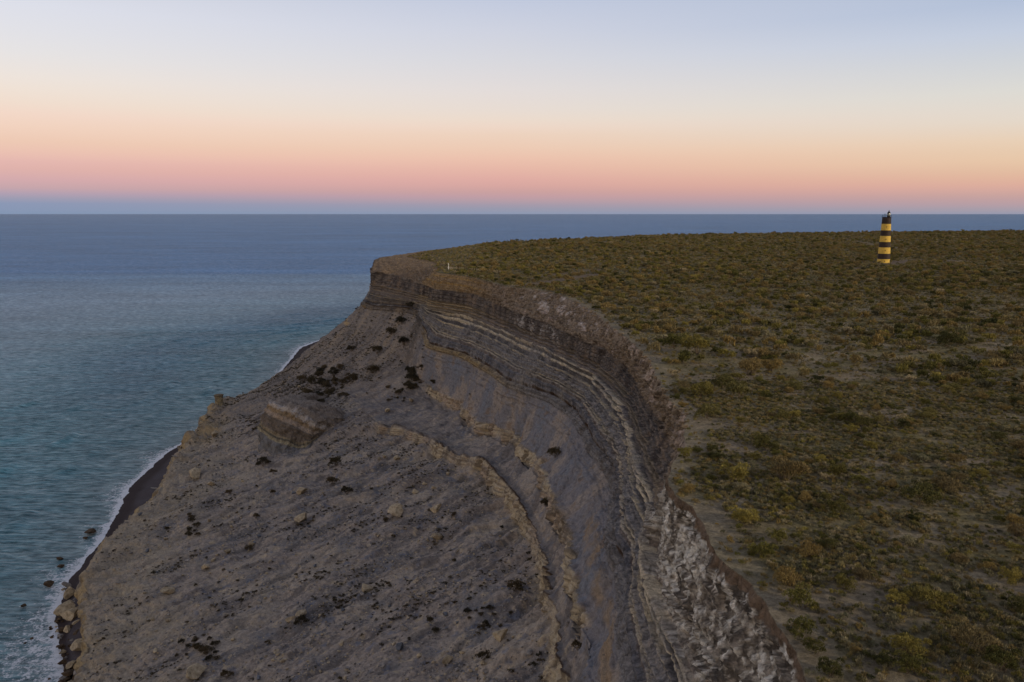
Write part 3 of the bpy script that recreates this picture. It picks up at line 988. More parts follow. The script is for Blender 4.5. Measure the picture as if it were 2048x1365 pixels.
def rock_mat(name, c1, c2, c3):
    m, t, b = new_mat(name)
    n_ = nz(t, 1.1, 5, 0.65)
    rp_ = N(t, 'ShaderNodeValToRGB')
    setramp(rp_, [(0.3, tuple(C(*c3))), (0.5, tuple(C(*c1))), (0.68, tuple(C(*c2)))])
    t.links.new(n_.outputs['Fac'], rp_.inputs[0])
    oi = N(t, 'ShaderNodeObjectInfo')
    t.links.new(mult(t, rp_.outputs[0], maprange(t, oi.outputs['Random'], 0, 1, 0.75, 1.2)), b.inputs['Base Color'])
    n2_ = nz(t, 5, 4, 0.7)
    bp_ = N(t, 'ShaderNodeBump'); bp_.inputs['Distance'].default_value = 0.12
    t.links.new(n2_.outputs['Fac'], bp_.inputs['Height'])
    t.links.new(bp_.outputs[0], b.inputs['Normal'])
    return m


M_rt = rock_mat('tan_sandstone', (164, 148, 122), (188, 172, 146), (120, 106, 86))
M_rg = rock_mat('grey_rock', (138, 132, 127), (166, 156, 144), (94, 90, 88))
M_rb = rock_mat('blue_clay_rock', (102, 106, 114), (120, 121, 126), (76, 78, 84))
M_rd = rock_mat('wet_dark_rock', (78, 64, 50), (104, 88, 70), (46, 38, 32))
RK = {'tan': [rock_mesh('boulder', 100 + i, M_rt) for i in range(5)],
      'grey': [rock_mesh('boulder', 200 + i, M_rg) for i in range(5)],
      'blue': [rock_mesh('boulder', 300 + i, M_rb) for i in range(2)],
      'dark': [rock_mesh('boulder', 400 + i, M_rd) for i in range(5)]}


def put(me, name, loc, sc3, rz, label, cat, group=None, tilt=(0, 0)):
    o = bpy.data.objects.new(name, me)
    COL.objects.link(o)
    o.location = loc
    o.scale = sc3
    o.rotation_euler = (tilt[0], tilt[1], rz)
    tag(o, label, cat, group)
    return o


def boulder(px, py, wpx, kind, label, group=None, asp=0.8, z=None, seed=None, sink=0.25):
    """a boulder whose picture width is wpx; stands on the ground seen at that pixel, or on level z"""
    if z is None:
        g_ = ground_at(px, py)
        if g_ is None: return None
        P = Vector(g_[0])
    else:
        P = Vector(unproj(px, py, CAM_Z - z))
    f = float(project(np.array(P))[2])
    R = wpx * f / FPX / 2 * 1.2
    me = RK[kind][(seed if seed is not None else random.randrange(99)) % len(RK[kind])]
    return put(me, 'boulder', P + Vector((0, 0, R * asp * (0.7 - sink))), (R, R, R * asp), random.uniform(0, 6.28), label, 'boulder', group,
               (random.uniform(-.3, .3), random.uniform(-.3, .3)))


named = [
    (600, 1040, 40, 'tan', 'long tan sandstone boulder alone on the mid scree slope, above the dark gravel'),
    (875, 1078, 32, 'tan', 'tan block on the scree left of the lower tan ledge'),
    (868, 1022, 26, 'tan', 'pale tan slab on the scree below the hook of the lower ledge'),
    (790, 1030, 46, 'tan', 'large cracked rust-tinted block with a white stripe on the central scree'),
    (805, 1258, 22, 'grey', 'pale pointed slab standing on the lower central scree'),
    (802, 1298, 26, 'blue', 'blue-grey clay block below the pale pointed slab'),
    (898, 1320, 26, 'tan', 'upright tan slab on the bottom central scree'),
    (1003, 1272, 34, 'tan', 'big two-sided tan block with a shadowed face at the lower right of the scree'),
    (1060, 1305, 18, 'grey', 'whitish slab close to the foot of the lower tan ledge'),
    (735, 1180, 36, 'tan', 'rounded tan boulder on the scree left of centre near the bottom'),
    (606, 1228, 26, 'tan', 'pointed tan boulder with a dark bush beneath it'),
    (576, 1240, 22, 'tan', 'squarish tan boulder just left of the pointed one'),
    (388, 1352, 52, 'tan', 'broad flat-topped tan boulder at the bottom edge of the scree'),
    (336, 1186, 30, 'tan', 'ochre slanting boulder on the lower left scree'),
    (408, 1138, 22, 'tan', 'small orange-brown block above the ochre slanting boulder'),
    (430, 868, 22, 'tan', 'upright tan block on the slope right of the sea cliff pillar'),
    (388, 955, 34, 'tan', 'large fluted rock knob near the lip of the slope above the black beach'),
    (420, 968, 20, 'tan', 'smaller tan knob right of the fluted rock knob'),
    (738, 910, 18, 'grey', 'upright pale slab in the rubble below the left end of the lower ledge'),
    (758, 916, 11, 'tan', 'small round tan stone, left of a pair under the lower ledge'),
    (770, 914, 12, 'tan', 'small round tan stone, right of a pair under the lower ledge'),
    (795, 918, 18, 'tan', 'flat tan stone under the lower ledge, right of the pair of round stones'),
    (895, 950, 12, 'tan', 'thin upright tan stone fallen in front of the lower ledge wall'),
    (830, 985, 18, 'tan', 'cube-like pale stone on the scree below the lower ledge'),
    (600, 985, 30, 'tan', 'slabby tan stones on the scree at mid height left of centre'),
    (722, 1190, 14, 'grey', 'grey stone leaning on the rounded tan boulder'),
    (545, 1320, 12, 'tan', 'small pale stone, left one of two near the bottom'),
    (567, 1322, 11, 'tan', 'small pale stone, right one of two near the bottom'),
    (683, 1290, 12, 'tan', 'small cream stone on the scree above the bottom edge'),
    (820, 803, 15, 'tan', 'small ochre stone on the slope between the two bush patches'),
    (775, 822, 16, 'tan', 'ochre rock just above the left end of the lower ledge'),
    (500, 1090, 18, 'tan', 'light tan stone among dark bushes of the lower left slope'),
    (455, 1104, 22, 'tan', 'broken pale stone on the lower left slope'),
    (765, 1332, 14, 'grey', 'pale round stone at the bottom of the central scree'),
    (645, 1012, 12, 'grey', 'small white-grey stone right of the long tan boulder'),
]
for a, b_, w_, k_, l_ in named:
    boulder(a, b_, w_, k_, l_, seed=a)
# slope-wide small boulders
TRI = [(a, b) for a, b in zip(RNG.uniform(150, 1110, 900), RNG.uniform(640, 1365, 900))]
cnt = 0
for a, b_ in TRI:
    g_ = ground_at(a, b_)
    if g_ is None or not (8.02 < g_[2] < 8.98): continue
    dens = 0.5 + 0.9 * float(fbm(np.array([g_[0][0]]), np.array([g_[0][1]]), np.array([0.]), 20, 2, off=136)[0])
    if random.random() > dens * 0.8: continue
    w_ = random.choice([5, 5, 6, 6, 7, 8, 10, 12]) * (0.6 + 0.6 * (b_ - 640) / 700)
    kind = random.choice(['grey', 'tan', 'grey', 'tan', 'blue'])
    kn = {'grey': 'grey', 'tan': 'tan', 'blue': 'blue-grey'}[kind]
    boulder(a, b_, w_, kind, f"{'small' if w_ > 6 else 'tiny'} loose {kn} rock {where(a, b_, False)}", f'small {kn} rocks on the scree')
    cnt += 1
    if cnt >= 210: break

# sea rocks and the boulder apron at the foot of the slope
SR = [(182, 1067, 30, 'dark', 'long dark wet rock in the foam beside the black beach', .45),
      (172, 1078, 14, 'dark', 'low dark rock touching the near end of the long wet rock', .5),
      (118, 1119, 14, 'dark', 'small dark rock in the surf, upper of two', .6),
      (121, 1135, 14, 'dark', 'small dark rock in the surf, lower of two', .6),
      (97, 1173, 21, 'dark', 'round dark rock ringed by foam off the beach', .8),
      (47, 1214, 13, 'dark', 'small dark rock farthest out in the water', .7),
      (101, 1256, 9, 'dark', 'tiny brown rock at the edge of the surf', .5),
      (124, 1260, 12, 'dark', 'small flat brown rock in the surf below the big blocks', .5),
      (125, 1297, 16, 'dark', 'dark slanting rock in the wash near the bottom left', .5),
      (126, 1313, 10, 'dark', 'little reddish rock in the wash near the bottom left', .7),
      (113, 1245, 12, 'dark', 'brown rock on the waterline under the big tan boulders', .8)]
for a, b_, w_, k_, l_, asp in SR:
    boulder(a, b_, w_, k_, l_, asp=asp, z=0.25, seed=a)
for i in range(16):
    yb = random.uniform(188, 236)
    xb = float(np.interp(yb, Y, shx)) - abs(random.gauss(0, 5))
    R_ = random.uniform(.3, .9)
    put(random.choice(RK['dark']), 'boulder', (xb, yb, .12), (R_, R_, R_ * .7), random.uniform(0, 6), f"{'small' if R_ < .6 else 'larger'} dark rock awash in the foam, {'at the bottom edge' if yb < 200 else 'off the big tan boulders' if yb < 222 else 'off the narrow end of the beach'}", 'boulder', 'dark rocks awash in the foam')
BR = [(142, 1192, 26, 'tan', 'rounded brown boulder at the top of the shore boulder pile'),
      (172, 1193, 20, 'tan', 'pale pointed boulder at the top right of the shore boulder pile'),
      (134, 1222, 32, 'tan', 'wide flat-topped brown boulder in the shore pile'),
      (143, 1237, 32, 'tan', 'largest angular brown boulder of the shore pile'),
      (151, 1250, 15, 'tan', 'egg-shaped brown boulder right of the largest shore boulder'),
      (160, 1300, 34, 'tan', 'big dark brown block low in the shore pile'),
      (166, 1322, 18, 'grey', 'grey-brown block beside the cliff foot in the shore pile'),
      (145, 1335, 24, 'tan', 'upright brown block at the bottom left of the shore pile'),
      (165, 1352, 26, 'grey', 'pale sloping block at the bottom left corner of the slope'),
      (135, 1352, 18, 'dark', 'dark block at the bottom edge beside the wash'),
      (134, 1174, 14, 'grey', 'pale flat stone where the black beach meets the boulder pile')]
for a, b_, w_, k_, l_ in BR:
    boulder(a, b_, w_ * 1.35, k_, l_, z=random.uniform(1.0, 2.2), seed=a)
for i in range(95):
    yb = random.uniform(184, 262)
    fb_ = random.uniform(-.1, 1.15)
    xb = float(np.interp(yb, Y, lerp(shx, btx, fb_)))
    R = random.uniform(.4, 1.0) * random.choice([1, 1, 1.5, 2.1])
    if yb < 232 and fb_ > .35: R *= random.choice([1.0, 1.5, 1.9])
    kind = random.choice(['dark', 'dark', 'tan', 'grey'])
    kn = {'dark': 'dark wet', 'tan': 'brown', 'grey': 'grey'}[kind]
    put(random.choice(RK[kind]), 'boulder', (xb, yb, 0.9 + .2 * R), (R, R, R * .8), random.uniform(0, 6), f"{'small' if R < 1 else 'fair-sized'} {kn} rock on the waterline strip, {'at the bottom edge' if yb < 200 else 'below the big tan boulders' if yb < 222 else 'above the big tan boulders' if yb < 242 else 'at the near end of the black beach'}", 'boulder', f'small {kn} rocks along the waterline')
for (a, b_, w_, l_) in ((310, 978, 18, 'pale driftlike slab lying across the middle of the black beach'), (348, 915, 16, 'pale slab on the black beach below the walkers'),
                        (330, 948, 8, 'thin pale stone at the edge of the black beach by the slope'), (255, 1045, 12, 'grey slab at the foot of the slope on the black beach')):
    o = boulder(a, b_, w_, 'grey', l_, asp=.25, seed=a)
    if o: o.scale.y *= .4; o.rotation_euler.z = math.radians(20); o.location.z += .15

# ------------------------------------------------------------------ slumped block with banded beds, and the pillar
M_out = terrain_mat('banded_outcrop_rock', 0.0, 0.3, 1.6, (0.7, 1.3), cracks=.35)
rowsO = [[(516, 882), (524, 900), (545, 908), (565, 908), (590, 900), (612, 900), (628, 890)],
         [(517, 856), (530, 872), (552, 884), (575, 890), (596, 894), (612, 893), (630, 880)],
         [(520, 842), (535, 856), (556, 868), (578, 877), (600, 883), (620, 883), (636, 872)],
         [(529, 820), (545, 833), (562, 838), (582, 845), (602, 858), (624, 870), (642, 864)],
         [(537, 803), (548, 808), (565, 812), (585, 820), (605, 832), (630, 846), (650, 856)]]
gb_ = [ground_at(a, b_ + 2) for a, b_ in rowsO[0]]
fb = [float(project(g_[0])[2]) for g_ in gb_]
fb = np.convolve(np.pad(fb, 1, mode='edge'), [.25, .5, .25], 'valid')
ctrl = []
for ri, rw in enumerate(rowsO):
    ln = []
    for k, (a, b_) in enumerate(rw):
        tt = fb[k] - 1.0 + ri * 2.4 + (4.5 if k in (0, 6) else 0)
        r_ = ray(a, b_)
        ln.append((r_[0] * tt, r_[1] * tt, CAM_Z + r_[2] * tt))
    ctrl.append(ln)
ctrl[0] = [(p[0], p[1], p[2] - 3) for p in ctrl[0]]
ctrl.append([(p[0] + 9, p[1] + 10, p[2] + .3) for p in ctrl[-1]])
ctrl.append([(p[0] + 22, p[1] + 26, p[2] - 10) for p in ctrl[-2]])
ctrl = np.array(ctrl)
# side returns
lft = ctrl[:, :1] + np.array([6, 16, -2]); rgt = ctrl[:, -1:] + np.array([10, 10, -6])
ctrl = np.concatenate([lft, ctrl, rgt], 1)


def resample(Cc, n, axis):
    m = Cc.shape[axis]
    tt = np.linspace(0, m - 1, n)
    i0 = np.clip(np.floor(tt).astype(int), 0, m - 2)
    f_ = tt - i0
    A, B = np.take(Cc, i0, axis), np.take(Cc, i0 + 1, axis)
    sh = [1] * Cc.ndim; sh[axis] = n
    return A + (B - A) * f_.reshape(sh)


OG = resample(resample(ctrl, 90, 0), 120, 1)
for _ in range(3):
    OG[1:-1] = (OG[:-2] + OG[1:-1] * 2 + OG[2:]) / 4
    OG[:, 1:-1] = (OG[:, :-2] + OG[:, 1:-1] * 2 + OG[:, 2:]) / 4
on = normals(OG[..., 0], OG[..., 1], OG[..., 2])
view = np.array([0, 0, CAM_Z]) - OG
on = on * np.sign((on * view).sum(-1, keepdims=True))
vv = np.linspace(0, 6, 90)[:, None] + np.zeros((1, 120))
vq = vv + .06 * fbm(OG[..., 0], OG[..., 1], OG[..., 2] * 0, 6, 2, off=301)
dO = 1.5 * fbm(OG[..., 0], OG[..., 1], OG[..., 2], 6, 5, gain=.55, off=303) + .5 * fbm(OG[..., 0], OG[..., 1], OG[..., 2], 1.4, 3, off=308) + .45 * np.tanh(3 * fbm(vq * 4, 0 * vq, 0 * vq, 1, 2, off=305)) + .3 * fbm(OG[..., 0], OG[..., 1], OG[..., 2] * .1, 1.5, 2, off=306)
OG = OG + on * dO[..., None]
m1 = fbm(OG[..., 0], OG[..., 1], OG[..., 2], 3, 3, off=310)
oc = np.zeros(OG.shape); oc[:] = C(122, 120, 120)
for a_, b_, c_ in ((1.0, 1.35, (160, 150, 126)), (1.35, 1.6, (104, 98, 84)), (1.6, 2.0, (150, 134, 108)), (2.0, 2.9, (118, 106, 94)), (2.9, 3.3, (166, 148, 130)),
                   (3.3, 3.7, (152, 130, 102)), (3.7, 4.1, (182, 168, 154)), (4.1, 9, (142, 131, 121))):
    w_ = sstep(a_ - .05, a_ + .05, vq) * (1 - sstep(b_ - .05, b_ + .05, vq))
    oc = mixc(oc, C(*c_), w_)
oc = mixc(oc, C(205, 198, 194), sstep(.1, .4, m1) * band(vq, 3.9, .5, .1))
oc = mixc(oc, C(86, 74, 64), sstep(.2, .6, m1) * .5)
o = grid_mesh('rock_outcrop', OG, M_out, True, {'tint': oc})
tag(o, 'slumped rock block with brown, white and grey beds on the mid slope', 'rock outcrop')

# pillar
g_ = ground_at(443, 806)
Pp = Vector(g_[0]) if g_ else Vector(unproj(440, 806, 114))
fpp = float(project(np.array(Pp))[2])
mpp = fpp / FPX
prof = [(-6.5, 6.5), (-3.5, 4.4), (-1.0, 3.0), (0.0, 2.35), (0.9, 2.2), (2.0, 2.1), (3.2, 2.2), (3.9, 2.35), (4.3, 2.6), (4.7, 2.62), (4.95, 2.3), (5.0, 0.1)]
hh_ = np.array([p[0] for p in prof]); rr_ = np.array([p[1] for p in prof])
hs_ = np.concatenate([np.linspace(-6.5, 4.95, 60), [5.0]])
th = np.linspace(0, 2 * np.pi, 49)
TH, HH = np.meshgrid(th, hs_)
RR = np.interp(HH, hh_, rr_)
RR = RR * (1 + .13 * fbm(np.cos(TH) * 2, np.sin(TH) * 2, HH * .25, 1.1, 3, off=320)) + .12 * np.tanh(3 * fbm(HH * 1.2, 0 * HH, 0 * HH, 1, 2, off=322)) * (RR > .3)
RR[:, -1] = RR[:, 0]
pos = Pp + Vector(((438 - 443) * mpp, 0, 0))
PG = np.stack([pos.x + RR * np.cos(TH), pos.y + RR * np.sin(TH), pos.z + HH], -1)
pc = np.zeros(PG.shape); pc[:] = C(150, 136, 108)
pc = mixc(pc, C(108, 94, 72), sstep(4.2, 4.4, HH) * .8)
pc = mixc(pc, C(120, 112, 100), sstep(0, .5, fbm(PG[..., 0], PG[..., 1], PG[..., 2], 1.5, 3, off=330)))
o = grid_mesh('rock_pillar', PG, M_out, True, {'tint': pc}, flip=True)
tag(o, 'tan rock pillar with a flat cap standing above the sea cliff', 'rock pillar')

# ------------------------------------------------------------------ vegetation


def leaf_mat(name, cols, tr=0.0):
    m, t, b = new_mat(name)
    oi = N(t, 'ShaderNodeObjectInfo')
    rp_ = N(t, 'ShaderNodeValToRGB')
    setramp(rp_, [(i / max(1, len(cols) - 1), tuple(C(*c))) for i, c in enumerate(cols)])
    t.links.new(oi.outputs['Random'], rp_.inputs[0])
    n_ = nz(t, 2.6, 3, 0.6)
    n2_ = nz(t, 14, 2, 0.6)
    c_ = mult(t, rp_.outputs[0], maprange(t, n_.outputs['Fac'], .3, .7, .6, 1.4))
    c_ = mult(t, c_, maprange(t, n2_.outputs['Fac'], .3, .7, .5, 1.5))
    t.links.new(c_, b.inputs['Base Color'])
    b.inputs['Roughness'].default_value = .8
    return m


M_olive = leaf_mat('olive_leaves', [(74, 74, 40), (104, 100, 52), (140, 128, 68), (56, 60, 36), (124, 116, 70), (78, 78, 44)])
M_brown = leaf_mat('dry_twigs', [(128, 110, 66), (116, 102, 72), (140, 120, 72), (108, 96, 68), (130, 118, 84)])
M_greyg = leaf_mat('grey_green_tufts', [(116, 112, 86), (136, 128, 100), (140, 126, 84), (88, 86, 64), (158, 144, 114), (118, 116, 92), (74, 72, 54)])
M_darkb = leaf_mat('dark_scree_leaves', [(66, 61, 46), (92, 80, 60), (58, 56, 46), (104, 90, 70)])
M_dry = leaf_mat('dry_brown_brush', [(146, 128, 104), (164, 146, 122), (126, 108, 86), (180, 162, 138)])
M_wood = leaf_mat('shrub_wood', [(92, 78, 64), (110, 98, 84)])


def clump(name, seed, mat, n, H, leaf, lumps, spiky=0.0, stems=10, wide=0.42):
    """a shrub one unit across: leafy sprigs through a lumpy crown, on short stems"""
    r = np.random.default_rng(seed)
    cen = [(r.uniform(-.08, .08), r.uniform(-.08, .08), H * .38, .30)] * 3
    for _ in range(lumps):
        a = r.uniform(0, 6.28); q = r.uniform(.12, wide)
        cen.append((q * math.cos(a), q * math.sin(a), r.uniform(.2, .70) * H, r.uniform(.08, .24)))
    V, F = [], []
    for i in range(n):
        cx, cy, cz, cr_ = cen[r.integers(len(cen))]
        d_ = r.normal(size=3); d_ /= np.linalg.norm(d_)
        if d_[2] < -.25: d_[2] *= -1
        rad = cr_ * r.uniform(.55, 1.12) ** .6
        p = np.array([cx, cy, cz]) + d_ * rad * np.array([1, 1, H / .75 * .95])
        p[2] = max(p[2], .015)
        up = d_ * (1 - spiky) + np.array([0, 0, .7 + spiky]) + r.normal(size=3) * .45
        up /= np.linalg.norm(up)
        sd = np.cross(up, r.normal(size=3)); sd /= np.linalg.norm(sd) + 1e-6
        l_ = leaf * r.uniform(.6, 1.5); w_ = l_ * (.42 - .28 * spiky)
        k = len(V)
        V += [p - sd * w_ * .5, p + sd * w_ * .5, p + up * l_ + sd * w_ * .12, p + up * l_ * .55 - sd * w_ * .75]
        F.append((k, k + 1, k + 2, k + 3))
    nleaf = len(F)
    for i in range(stems):
        a = r.uniform(0, 6.28); q = r.uniform(.08, .34)
        e = np.array([q * math.cos(a), q * math.sin(a), H * r.uniform(.4, .95)])
        s0 = np.array([.05 * math.cos(a), .05 * math.sin(a), -.03])
        dr = e - s0
        sd = np.cross(dr, [0, 0, 1.0]); sd = sd / (np.linalg.norm(sd) + 1e-6) * .012
        up = np.cross(dr, sd); up = up / (np.linalg.norm(up) + 1e-6) * .012
        k = len(V)
        V += [s0 + sd, s0 + up, s0 - sd, e]
        F += [(k, k + 1, k + 3), (k + 1, k + 2, k + 3), (k + 2, k, k + 3)]
    me = bpy.data.meshes.new(name)
    me.from_pydata([tuple(map(float, v)) for v in V], [], F)
    me.materials.append(mat); me.materials.append(M_wood)
    mi = np.zeros(len(F), np.int32); mi[nleaf:] = 1
    me.polygons.foreach_set('material_index', mi)
    me.update()
    return me


SH_olive = [clump('shrub', 500 + i, M_olive, 2300, .68, .045, 10) for i in range(6)]
SH_brown = [clump('shrub', 520 + i, M_brown, 1900, .62, .050, 9, .45, 30) for i in range(5)]
SH_grey = [clump('shrub', 540 + i, M_greyg, 900, .45, .07, 7, .5, 12) for i in range(4)]
SH_dark = [clump('scree_bush', 560 + i, M_darkb, 900, .5, .07, 8, .2, 12, wide=.4) for i in range(5)]

# --- shrubs on the plateau
def frame_ok(P, m=60):
    a, b_, f = project(P)
    return (a > -m) & (a < 2048 + m) & (b_ > 380) & (b_ < 1365 + m)


def plat_rows(x_, y_):
    i = np.clip(np.searchsorted(Y, y_), 1, NY - 1)
    o_ = np.maximum(x_ - r0x[i], 0)
    j = np.clip(np.searchsorted(-off, -o_), 0, NP_ - 1)
    return i, j


def wedge(y0, y1, lam, k=0.66):
    A = (k * (y1 ** 2 - y0 ** 2) / 2) + 40 * (y1 - y0)
    n_ = int(A * lam)
    yv = np.sqrt(y0 ** 2 + (y1 ** 2 - y0 ** 2) * RNG.uniform(0, 1, n_))
    xv = -30 + (yv * k + 45) * RNG.uniform(0, 1, n_)
    ok = xv > np.interp(yv, Y, r0x) + .8
    return xv[ok], yv[ok]


big_pts = []
for y0, y1, lam in ((45, 260, .16), (260, 480, .12), (480, 800, .06), (800, 1400, .03)):
    xv, yv = wedge(y0, y1, lam)
    clus = fbm(xv * .6, yv, 0 * xv, 9, 3, off=400) + .5 * fbm(xv, yv, 0 * xv, 40, 2, off=403)
    pi, pj = plat_rows(xv, yv)
    ok = RNG.uniform(0, 1, len(xv)) < np.clip(.45 + 1.2 * clus, .05, 1) * (1 - np.where(yv > 300, 1.0, .9) * BARE[pi, pj])
    big_pts.append(np.stack([xv, yv, Z3[pi, pj]], -1)[ok])
big_pts = np.concatenate(big_pts)
big_pts = big_pts[frame_ok(big_pts)]
# traced shrubs that stand out in the photograph  (px, py, width px, kind)
traced = [(1467, 950, 52, 'olive', 'dark olive dome shrub alone on open ground right of the rim bulge'),
          (1525, 1105, 44, 'olive', 'bright olive round shrub close above the cliff edge, lower of a touching pair'),
          (1555, 1078, 36, 'olive', 'dark olive shrub, upper of a touching pair near the cliff edge'),
          (1490, 1040, 50, 'olive', 'broad olive shrub on the bare strip inland of the white rock'),
          (1620, 1100, 52, 'brown', 'large grey-brown airy shrub inland of the bright olive pair'),
          (1605, 1205, 56, 'olive', 'olive shrub at the rim above the brown soil notch'),
          (1600, 1262, 52, 'olive', 'tall olive shrub beside the rim, middle of the row at the bottom'),
          (1632, 1300, 46, 'olive', 'rounded olive shrub beside the rim, second from the bottom edge'),
          (1662, 1345, 52, 'olive', 'olive shrub beside the rim cut by the bottom edge'),
          (1580, 1160, 60, 'brown', 'wide brown-grey shrub on the inland side of the brown notch'),
          (1690, 1170, 40, 'olive', 'olive shrub on the open ground, left of a low dry one'),
          (1722, 1150, 44, 'brown', 'dry brownish shrub with orange tips on the open ground'),
          (1798, 1200, 44, 'olive', 'olive shrub, left one of the large three in the lower right'),
          (1832, 1190, 44, 'olive', 'olive shrub, middle one of the large three in the lower right'),
          (1872, 1205, 60, 'olive', 'widest olive shrub of the large three in the lower right'),
          (1820, 1295, 58, 'olive', 'olive shrub in the clearing near the bottom right'),
          (1770, 1325, 40, 'olive', 'small olive shrub at the bottom, left of a spreading one'),
          (1812, 1335, 50, 'olive', 'spreading olive shrub at the bottom edge of the clearing'),
          (1955, 1285, 84, 'brown', 'largest brown and olive shrub near the bottom right corner'),
          (2005, 1330, 66, 'olive', 'dark olive shrub in the bottom right corner'),
          (1570, 945, 72, 'brown', 'wide yellow-brown shrub mass inland of the dark dome shrub'),
          (1400, 788, 48, 'olive', 'olive shrub at the rim by the middle of the bend'),
          (1448, 770, 40, 'olive', 'dark olive shrub inland of the rim bend'),
          (1500, 740, 56, 'brown', 'yellow-brown shrub on the slight rise inland of the bend'),
          (1540, 735, 44, 'brown', 'pale brown shrub beside the yellow-brown one on the rise'),
          (1480, 790, 50, 'olive', 'broad olive shrub below the rise inland of the bend'),
          (1412, 830, 40, 'olive', 'olive shrub beside the sandy patch near the rim'),
          (1395, 700, 56, 'olive', 'long olive shrub reaching towards the rim above the bend'),
          (1345, 690, 40, 'olive', 'dark olive shrub next to the eroded notch of the rim'),
          (1895, 685, 44, 'olive', 'bright olive mound in the mid distance right of the frame centre'),
          (1840, 1000, 60, 'olive', 'broad olive mound mid right above the lower shrubs'),
          (1900, 975, 54, 'brown', 'yellow-brown mound right of the broad olive mound'),
          (2030, 1210, 50, 'olive', 'olive shrub cut by the right edge of the picture'),
          (2035, 1065, 44, 'brown', 'dark brown shrub at the right edge of the picture'),
          (1920, 1120, 40, 'brown', 'pale grey twiggy shrub on the right, above the large three')]
M_KIND = {'olive': SH_olive, 'brown': SH_brown, 'grey': SH_grey}
nshrub = 0
taken = []
for a, b_, w_, k_, l_ in traced:
    P = unproj(a, b_ + w_ * .18, PL)
    i, j = plat_rows(np.array([P[0]]), np.array([P[1]]))
    z0 = float(Z3[i, j][0])
    f = float(project(np.array(P))[2])
    D = w_ * f / FPX * 1.15
    o = put(random.choice(M_KIND[k_]), 'shrub', (P[0], P[1], z0 - .05), (D * 1.1, D * .95, D * 1.0), random.uniform(0, 6.28), l_, 'shrub', 'shrubs scattered over the plateau')
    taken.append((P[0], P[1], D)); nshrub += 1
tk = np.array(taken)
dist = np.hypot(big_pts[:, 0], big_pts[:, 1])
big_pts = big_pts[np.argsort(dist)]
rest = []
for p in big_pts:
    if np.any(np.hypot(tk[:, 0] - p[0], tk[:, 1] - p[1]) < tk[:, 2] * .6 + .5): continue
    dd_ = math.hypot(p[0], p[1])
    D = random.choice([random.uniform(.8, 1.4), random.uniform(1.2, 2.4), random.uniform(1.5, 3.0)])
    kk = random.choices(['olive', 'brown', 'grey'], [5, 4, 2])[0]
    if nshrub < 300:
        kn = {'olive': 'olive green', 'brown': 'yellow-brown', 'grey': 'grey-green'}[kk]
        put(random.choice(M_KIND[kk]), 'shrub', (p[0], p[1], p[2] - .05), (D, D * random.uniform(.8, 1.1), D * random.uniform(.8, 1.15)), random.uniform(0, 6.28),
            f"{'large' if D > 2.1 else 'small' if D < 1.5 else 'mid-sized'} {kn} shrub {where(*project(np.array(p))[:2], True)}", 'shrub', f'{kn} shrubs of the near plateau')
        nshrub += 1
    else:
        rest.append((p[0], p[1], p[2] - .05, D, {'olive': 0, 'brown': 1, 'grey': 2}[kk]))

# --- geometry-nodes scatter for what nobody could count


def scatter(name, P, S, I, sources, label, cat, zs=0.8, tiltn=None):
    me = bpy.data.meshes.new(name)
    me.vertices.add(len(P))
    me.vertices.foreach_set('co', np.asarray(P, np.float32).reshape(-1))
    a = me.attributes.new('siz', 'FLOAT_VECTOR', 'POINT')
    S = np.asarray(S, np.float32)
    sv = np.stack([S, S * RNG.uniform(.75, 1.1, len(S)), S * RNG.uniform(zs * .75, zs * 1.15, len(S))], -1).astype(np.float32)
    a.data.foreach_set('vector', sv.reshape(-1))
    a = me.attributes.new('turn', 'FLOAT_VECTOR', 'POINT')
    rv = np.zeros((len(S), 3), np.float32); rv[:, 2] = RNG.uniform(0, 6.28, len(S))
    a.data.foreach_set('vector', rv.reshape(-1))
    a = me.attributes.new('pick', 'INT', 'POINT')
    a.data.foreach_set('value', np.asarray(I, np.int32))
    o = bpy.data.objects.new(name, me)
    COL.objects.link(o)
    tag(o, label, cat, kind='stuff')
    cc = bpy.data.collections.new(name + '_kinds')
    for i, s_ in enumerate(sources):
        so = bpy.data.objects.new('%s_kind_%02d' % (name, i), s_)
        cc.objects.link(so)
    ng = bpy.data.node_groups.new(name, 'GeometryNodeTree')
    ng.interface.new_socket('Geometry', in_out='INPUT', socket_type='NodeSocketGeometry')
    ng.interface.new_socket('Geometry', in_out='OUTPUT', socket_type='NodeSocketGeometry')
    gi, go = ng.nodes.new('NodeGroupInput'), ng.nodes.new('NodeGroupOutput')
    ip = ng.nodes.new('GeometryNodeInstanceOnPoints')
    ci_ = ng.nodes.new('GeometryNodeCollectionInfo')
    ci_.inputs['Collection'].default_value = cc
    ci_.inputs['Separate Children'].default_value = True
    ci_.inputs['Reset Children'].default_value = True
    ip.inputs['Pick Instance'].default_value = True

    def attr(nm, ty):
        n_ = ng.nodes.new('GeometryNodeInputNamedAttribute')
        n_.data_type = ty
        n_.inputs['Name'].default_value = nm
        return n_.outputs[0]
    m2p = ng.nodes.new('GeometryNodeMeshToPoints')
    ng.links.new(gi.outputs[0], m2p.inputs[0])
    ng.links.new(m2p.outputs[0], ip.inputs['Points'])
    ng.links.new(ci_.outputs[0], ip.inputs['Instance'])
    ng.links.new(attr('pick', 'INT'), ip.inputs['Instance Index'])
    ng.links.new(attr('turn', 'FLOAT_VECTOR'), ip.inputs['Rotation'])
    ng.links.new(attr('siz', 'FLOAT_VECTOR'), ip.inputs['Scale'])
    ng.links.new(ip.outputs[0], go.inputs[0])
    md = o.modifiers.new('scatter', 'NODES')
    md.node_group = ng
    return o


